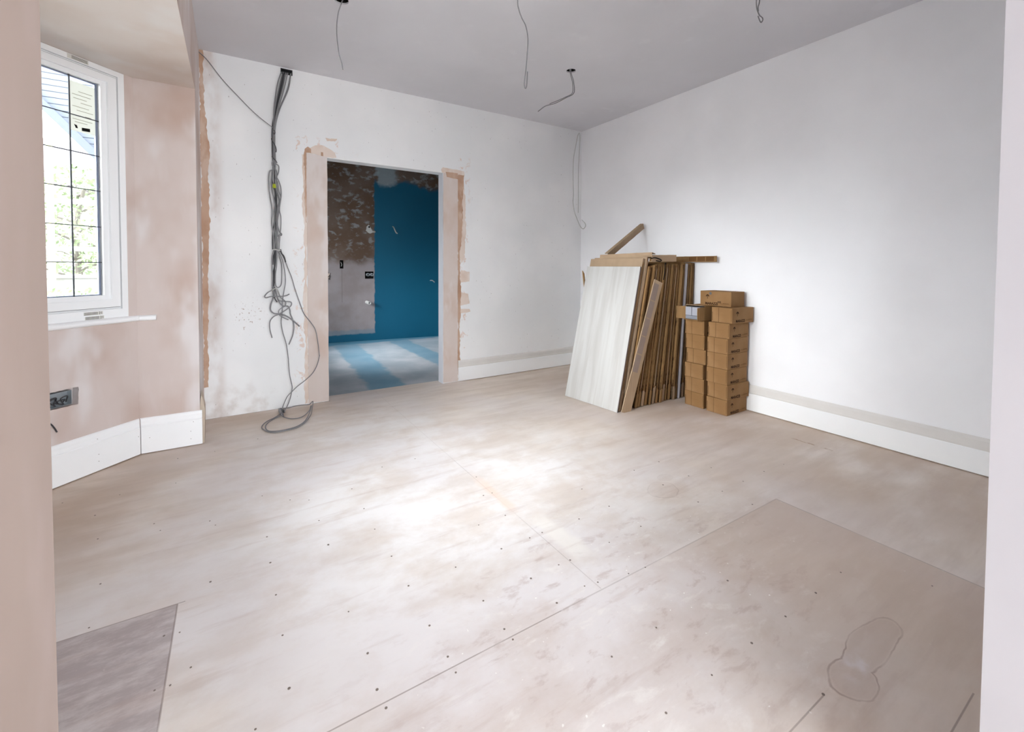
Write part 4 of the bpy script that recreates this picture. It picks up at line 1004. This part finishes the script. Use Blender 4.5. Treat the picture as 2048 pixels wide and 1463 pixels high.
for k in range(7): prism(bm, [(k * .0045, 0), (k * .0045 + .0022, 0), (k * .0045 + .0022, .016), (k * .0045, .016)], 0, .0003, lambda u, v, d: FS(u + .022, v - .035, d))
link('bar_marks', bm, M_inkbrown, tb)
# the opened box on top of the left-hand stack
ob = empty('open_tile_box', (3.468, 2.352, 6 * 0.1235 + 0.001)); tag(ob, 'opened brown box with splayed front flaps on top of the left-hand stack', 'box')
hx, hy, t_ = BX / 2, BY / 2, 0.003
bm = bmesh.new()
box(bm, (-hx, -hy, 0), (hx, hy, t_)); box(bm, (-hx, -hy, BZ - t_), (hx, hy, BZ)); box(bm, (-hx, -hy, t_), (hx, -hy + t_, BZ - t_)); box(bm, (-hx, hy - t_, t_), (hx, hy, BZ - t_)); box(bm, (hx - t_, -hy + t_, t_), (hx, hy - t_, BZ - t_))
link('carcass', bm, M_card, ob)
def flap(a, b, h0, h1, seed):
    bm = bmesh.new(); a, b = V(a), V(b); d = (b - a)
    n = V((-d.y, d.x, 0)).normalized() * 0.003 if abs(d.x) + abs(d.y) > 0 else V((0, 0, 0))
    L = d.length; dd = d.normalized()
    prism(bm, ragged([(0, h0), (L, h0 + .004), (L, h1 - .006), (0, h1)], .02, .002, seed), 0, 1, lambda u, v, w: a + dd * u + up * v + n * w)
    link('flap', bm, M_card, ob)
flap((-hx, hy, 0), (-hx - 0.03, hy + 0.075, 0), 0.0, 0.112, 1)
flap((-hx, -hy, 0), (-hx - 0.085, -hy + 0.012, 0), 0.0, 0.115, 2)
bm = bmesh.new(); prism(bm, ragged([(-hx - .06, -hy + .004), (-hx, -hy + .004), (-hx, hy - .004), (-hx - .052, hy - .01)], .02, .002, 3), 0.0, 0.003, lambda u, v, d: V((u, v, d + .001 - (-hx - u) * .0)))
link('flap', bm, M_card, ob)
bm = bmesh.new(); prism(bm, ragged([(-hx - .03, -hy + .01), (-hx, -hy), (-hx, hy), (-hx - .04, hy - .03)], .015, .003, 4), BZ - .003, BZ, lambda u, v, d: V((u, v, d + (-hx - u) * .2)))
link('flap', bm, M_cardlight, ob)
ox, oy, oz = ob.location
for k, (ya, yb, za, zb, lb) in enumerate(((0.028, 0.086, 0.036, 0.108, 'grey tile block at the upper left inside the opened box'), (-0.072, 0.024, 0.036, 0.108, 'grey tile block at the upper right inside the opened box'), (-0.078, 0.085, 0.0045, 0.034, 'dark grey tile slab along the bottom of the opened box'))):
    bm = bmesh.new(); box(bm, (-hx - 0.012, ya, za), (hx - .02, yb, zb), bevel=.002)
    o = link('boxed_tiles', bm, M_mosaic if k < 2 else flat('slate_grey_tile', (138, 142, 152), 0.5, 0.3)); o.location = (ox, oy, oz)
    tag(o, lb, 'tiles', 'tiles inside the opened box')

# ================================================================== outside the bay window
bm = bmesh.new(); box(bm, (-40, -30, -0.75), (30, 45, -0.6)); struct(link('ground', bm, M_grass))
bm = bmesh.new()
prism(bm, [(-4.2, 5.94), (-1.63, 2.90), (-1.187, 2.375), (-0.35, 1.40), (0.06, 1.40), (0.06, 3.6), (-1.2, 4.8), (-4.2, 6.6)], 6.5, 6.65, lambda u, v, d: V((u, d, v)))
gb = link('clad_gable', bm, M_clad); tag(gb, 'neighbouring gable with pale horizontal cladding seen through the window', 'building')
bm = bmesh.new()
prism(bm, [(-4.2, 5.94), (-0.35, 1.40), (-0.35, 1.30), (-4.25, 5.84)], 6.42, 6.66, lambda u, v, d: V((u, d, v)))
link('bargeboard', bm, M_trim, gb)
def foliage(cx, cy, cz, rx, ry, rz, n, s, seed, fill=0.35):
    rd = random.Random(seed); bm = bmesh.new()
    for i in range(n):
        while True:
            p = V((rd.uniform(-1, 1), rd.uniform(-1, 1), rd.uniform(-1, 1)))
            if fill < p.length < 1: break
        c = V((cx + p.x * rx, cy + p.y * ry, cz + p.z * rz))
        a = V((rd.uniform(-1, 1), rd.uniform(-1, 1), rd.uniform(-1, 1))).normalized(); b_ = a.orthogonal().normalized()
        k = s * rd.uniform(.6, 1.4)
        bm.faces.new([bm.verts.new(c + a * k), bm.verts.new(c + b_ * k * .45), bm.verts.new(c - a * k), bm.verts.new(c - b_ * k * .45)])
    return bm
tr = empty('garden_tree', (-3.1, 14.5, -0.6)); tag(tr, 'loose green tree standing beyond the window in the garden', 'tree')
bm = bmesh.new(); rd = random.Random(2)
tube(bm, [(0, 0, 0), (0.05, 0, 1.2), (0.0, 0, 2.6), (.15, 0, 3.6)], .09, taper=lambda t: 1 - .6 * t)
for k in range(12):
    z = 1.0 + k * .22; s = 1 if k % 2 else -1
    tube(bm, [(0.03, 0, z), (s * rd.uniform(.3, .6), rd.uniform(-.3, .3), z + .25), (s * rd.uniform(.8, 1.3), rd.uniform(-.5, .5), z + rd.uniform(.1, .7))], .03, taper=lambda t: 1 - .7 * t)
link('trunk', bm, M_bark, tr)
link('foliage', foliage(0.15, 0, 2.7, 1.5, 1.2, 1.5, 2600, .07, 4), M_leaf, tr)
hd = link('hedge', foliage(-2.9, 11.2, 0.05, 2.2, .4, .75, 3500, .05, 6, 0), M_leaf); tag(hd, 'low green hedge below the garden wall outside the window', 'hedge')
bm = bmesh.new(); box(bm, (-8, 12.2, -0.6), (0.0, 12.45, 0.92)); box(bm, (-8, 12.15, .92), (0, 12.5, 0.98)); tag(link('garden_wall', bm, M_stone), 'low pale garden wall beyond the hedge outside', 'wall')
bm = bmesh.new(); cyl(bm, (-2.92, 12.0, 1.5), .05, 4.3, sides=14); tag(link('scaffold_pole', bm, M_yellow), 'upright pale yellow scaffold pole outside the window', 'pole')
for k, (z, w) in enumerate(((2.43, 'upper'), (1.50, 'lower'))):
    bm = bmesh.new(); cyl(bm, (-2.6, 12.1, z), .045, 4.0, axis='X', sides=12); tag(link('scaffold_rail', bm, M_cablewhite), '%s horizontal white scaffold rail outside the window' % w, 'rail', 'scaffold rails')
hs = empty('neighbour_house', (-9, 19, -0.6)); tag(hs, 'pale rendered house with grey roof far beyond the garden', 'house')
bm = bmesh.new(); box(bm, (-5, 0, 0), (5, 6, 4.2)); link('wall', bm, M_brick, hs)
bm = bmesh.new(); prism(bm, [(-.4, 4.2), (6.4, 4.2), (3, 6.2)], -5.3, 5.3, lambda u, v, d: V((d, u, v))); link('roof', bm, M_roof, hs)
bpy.context.view_layer.update()
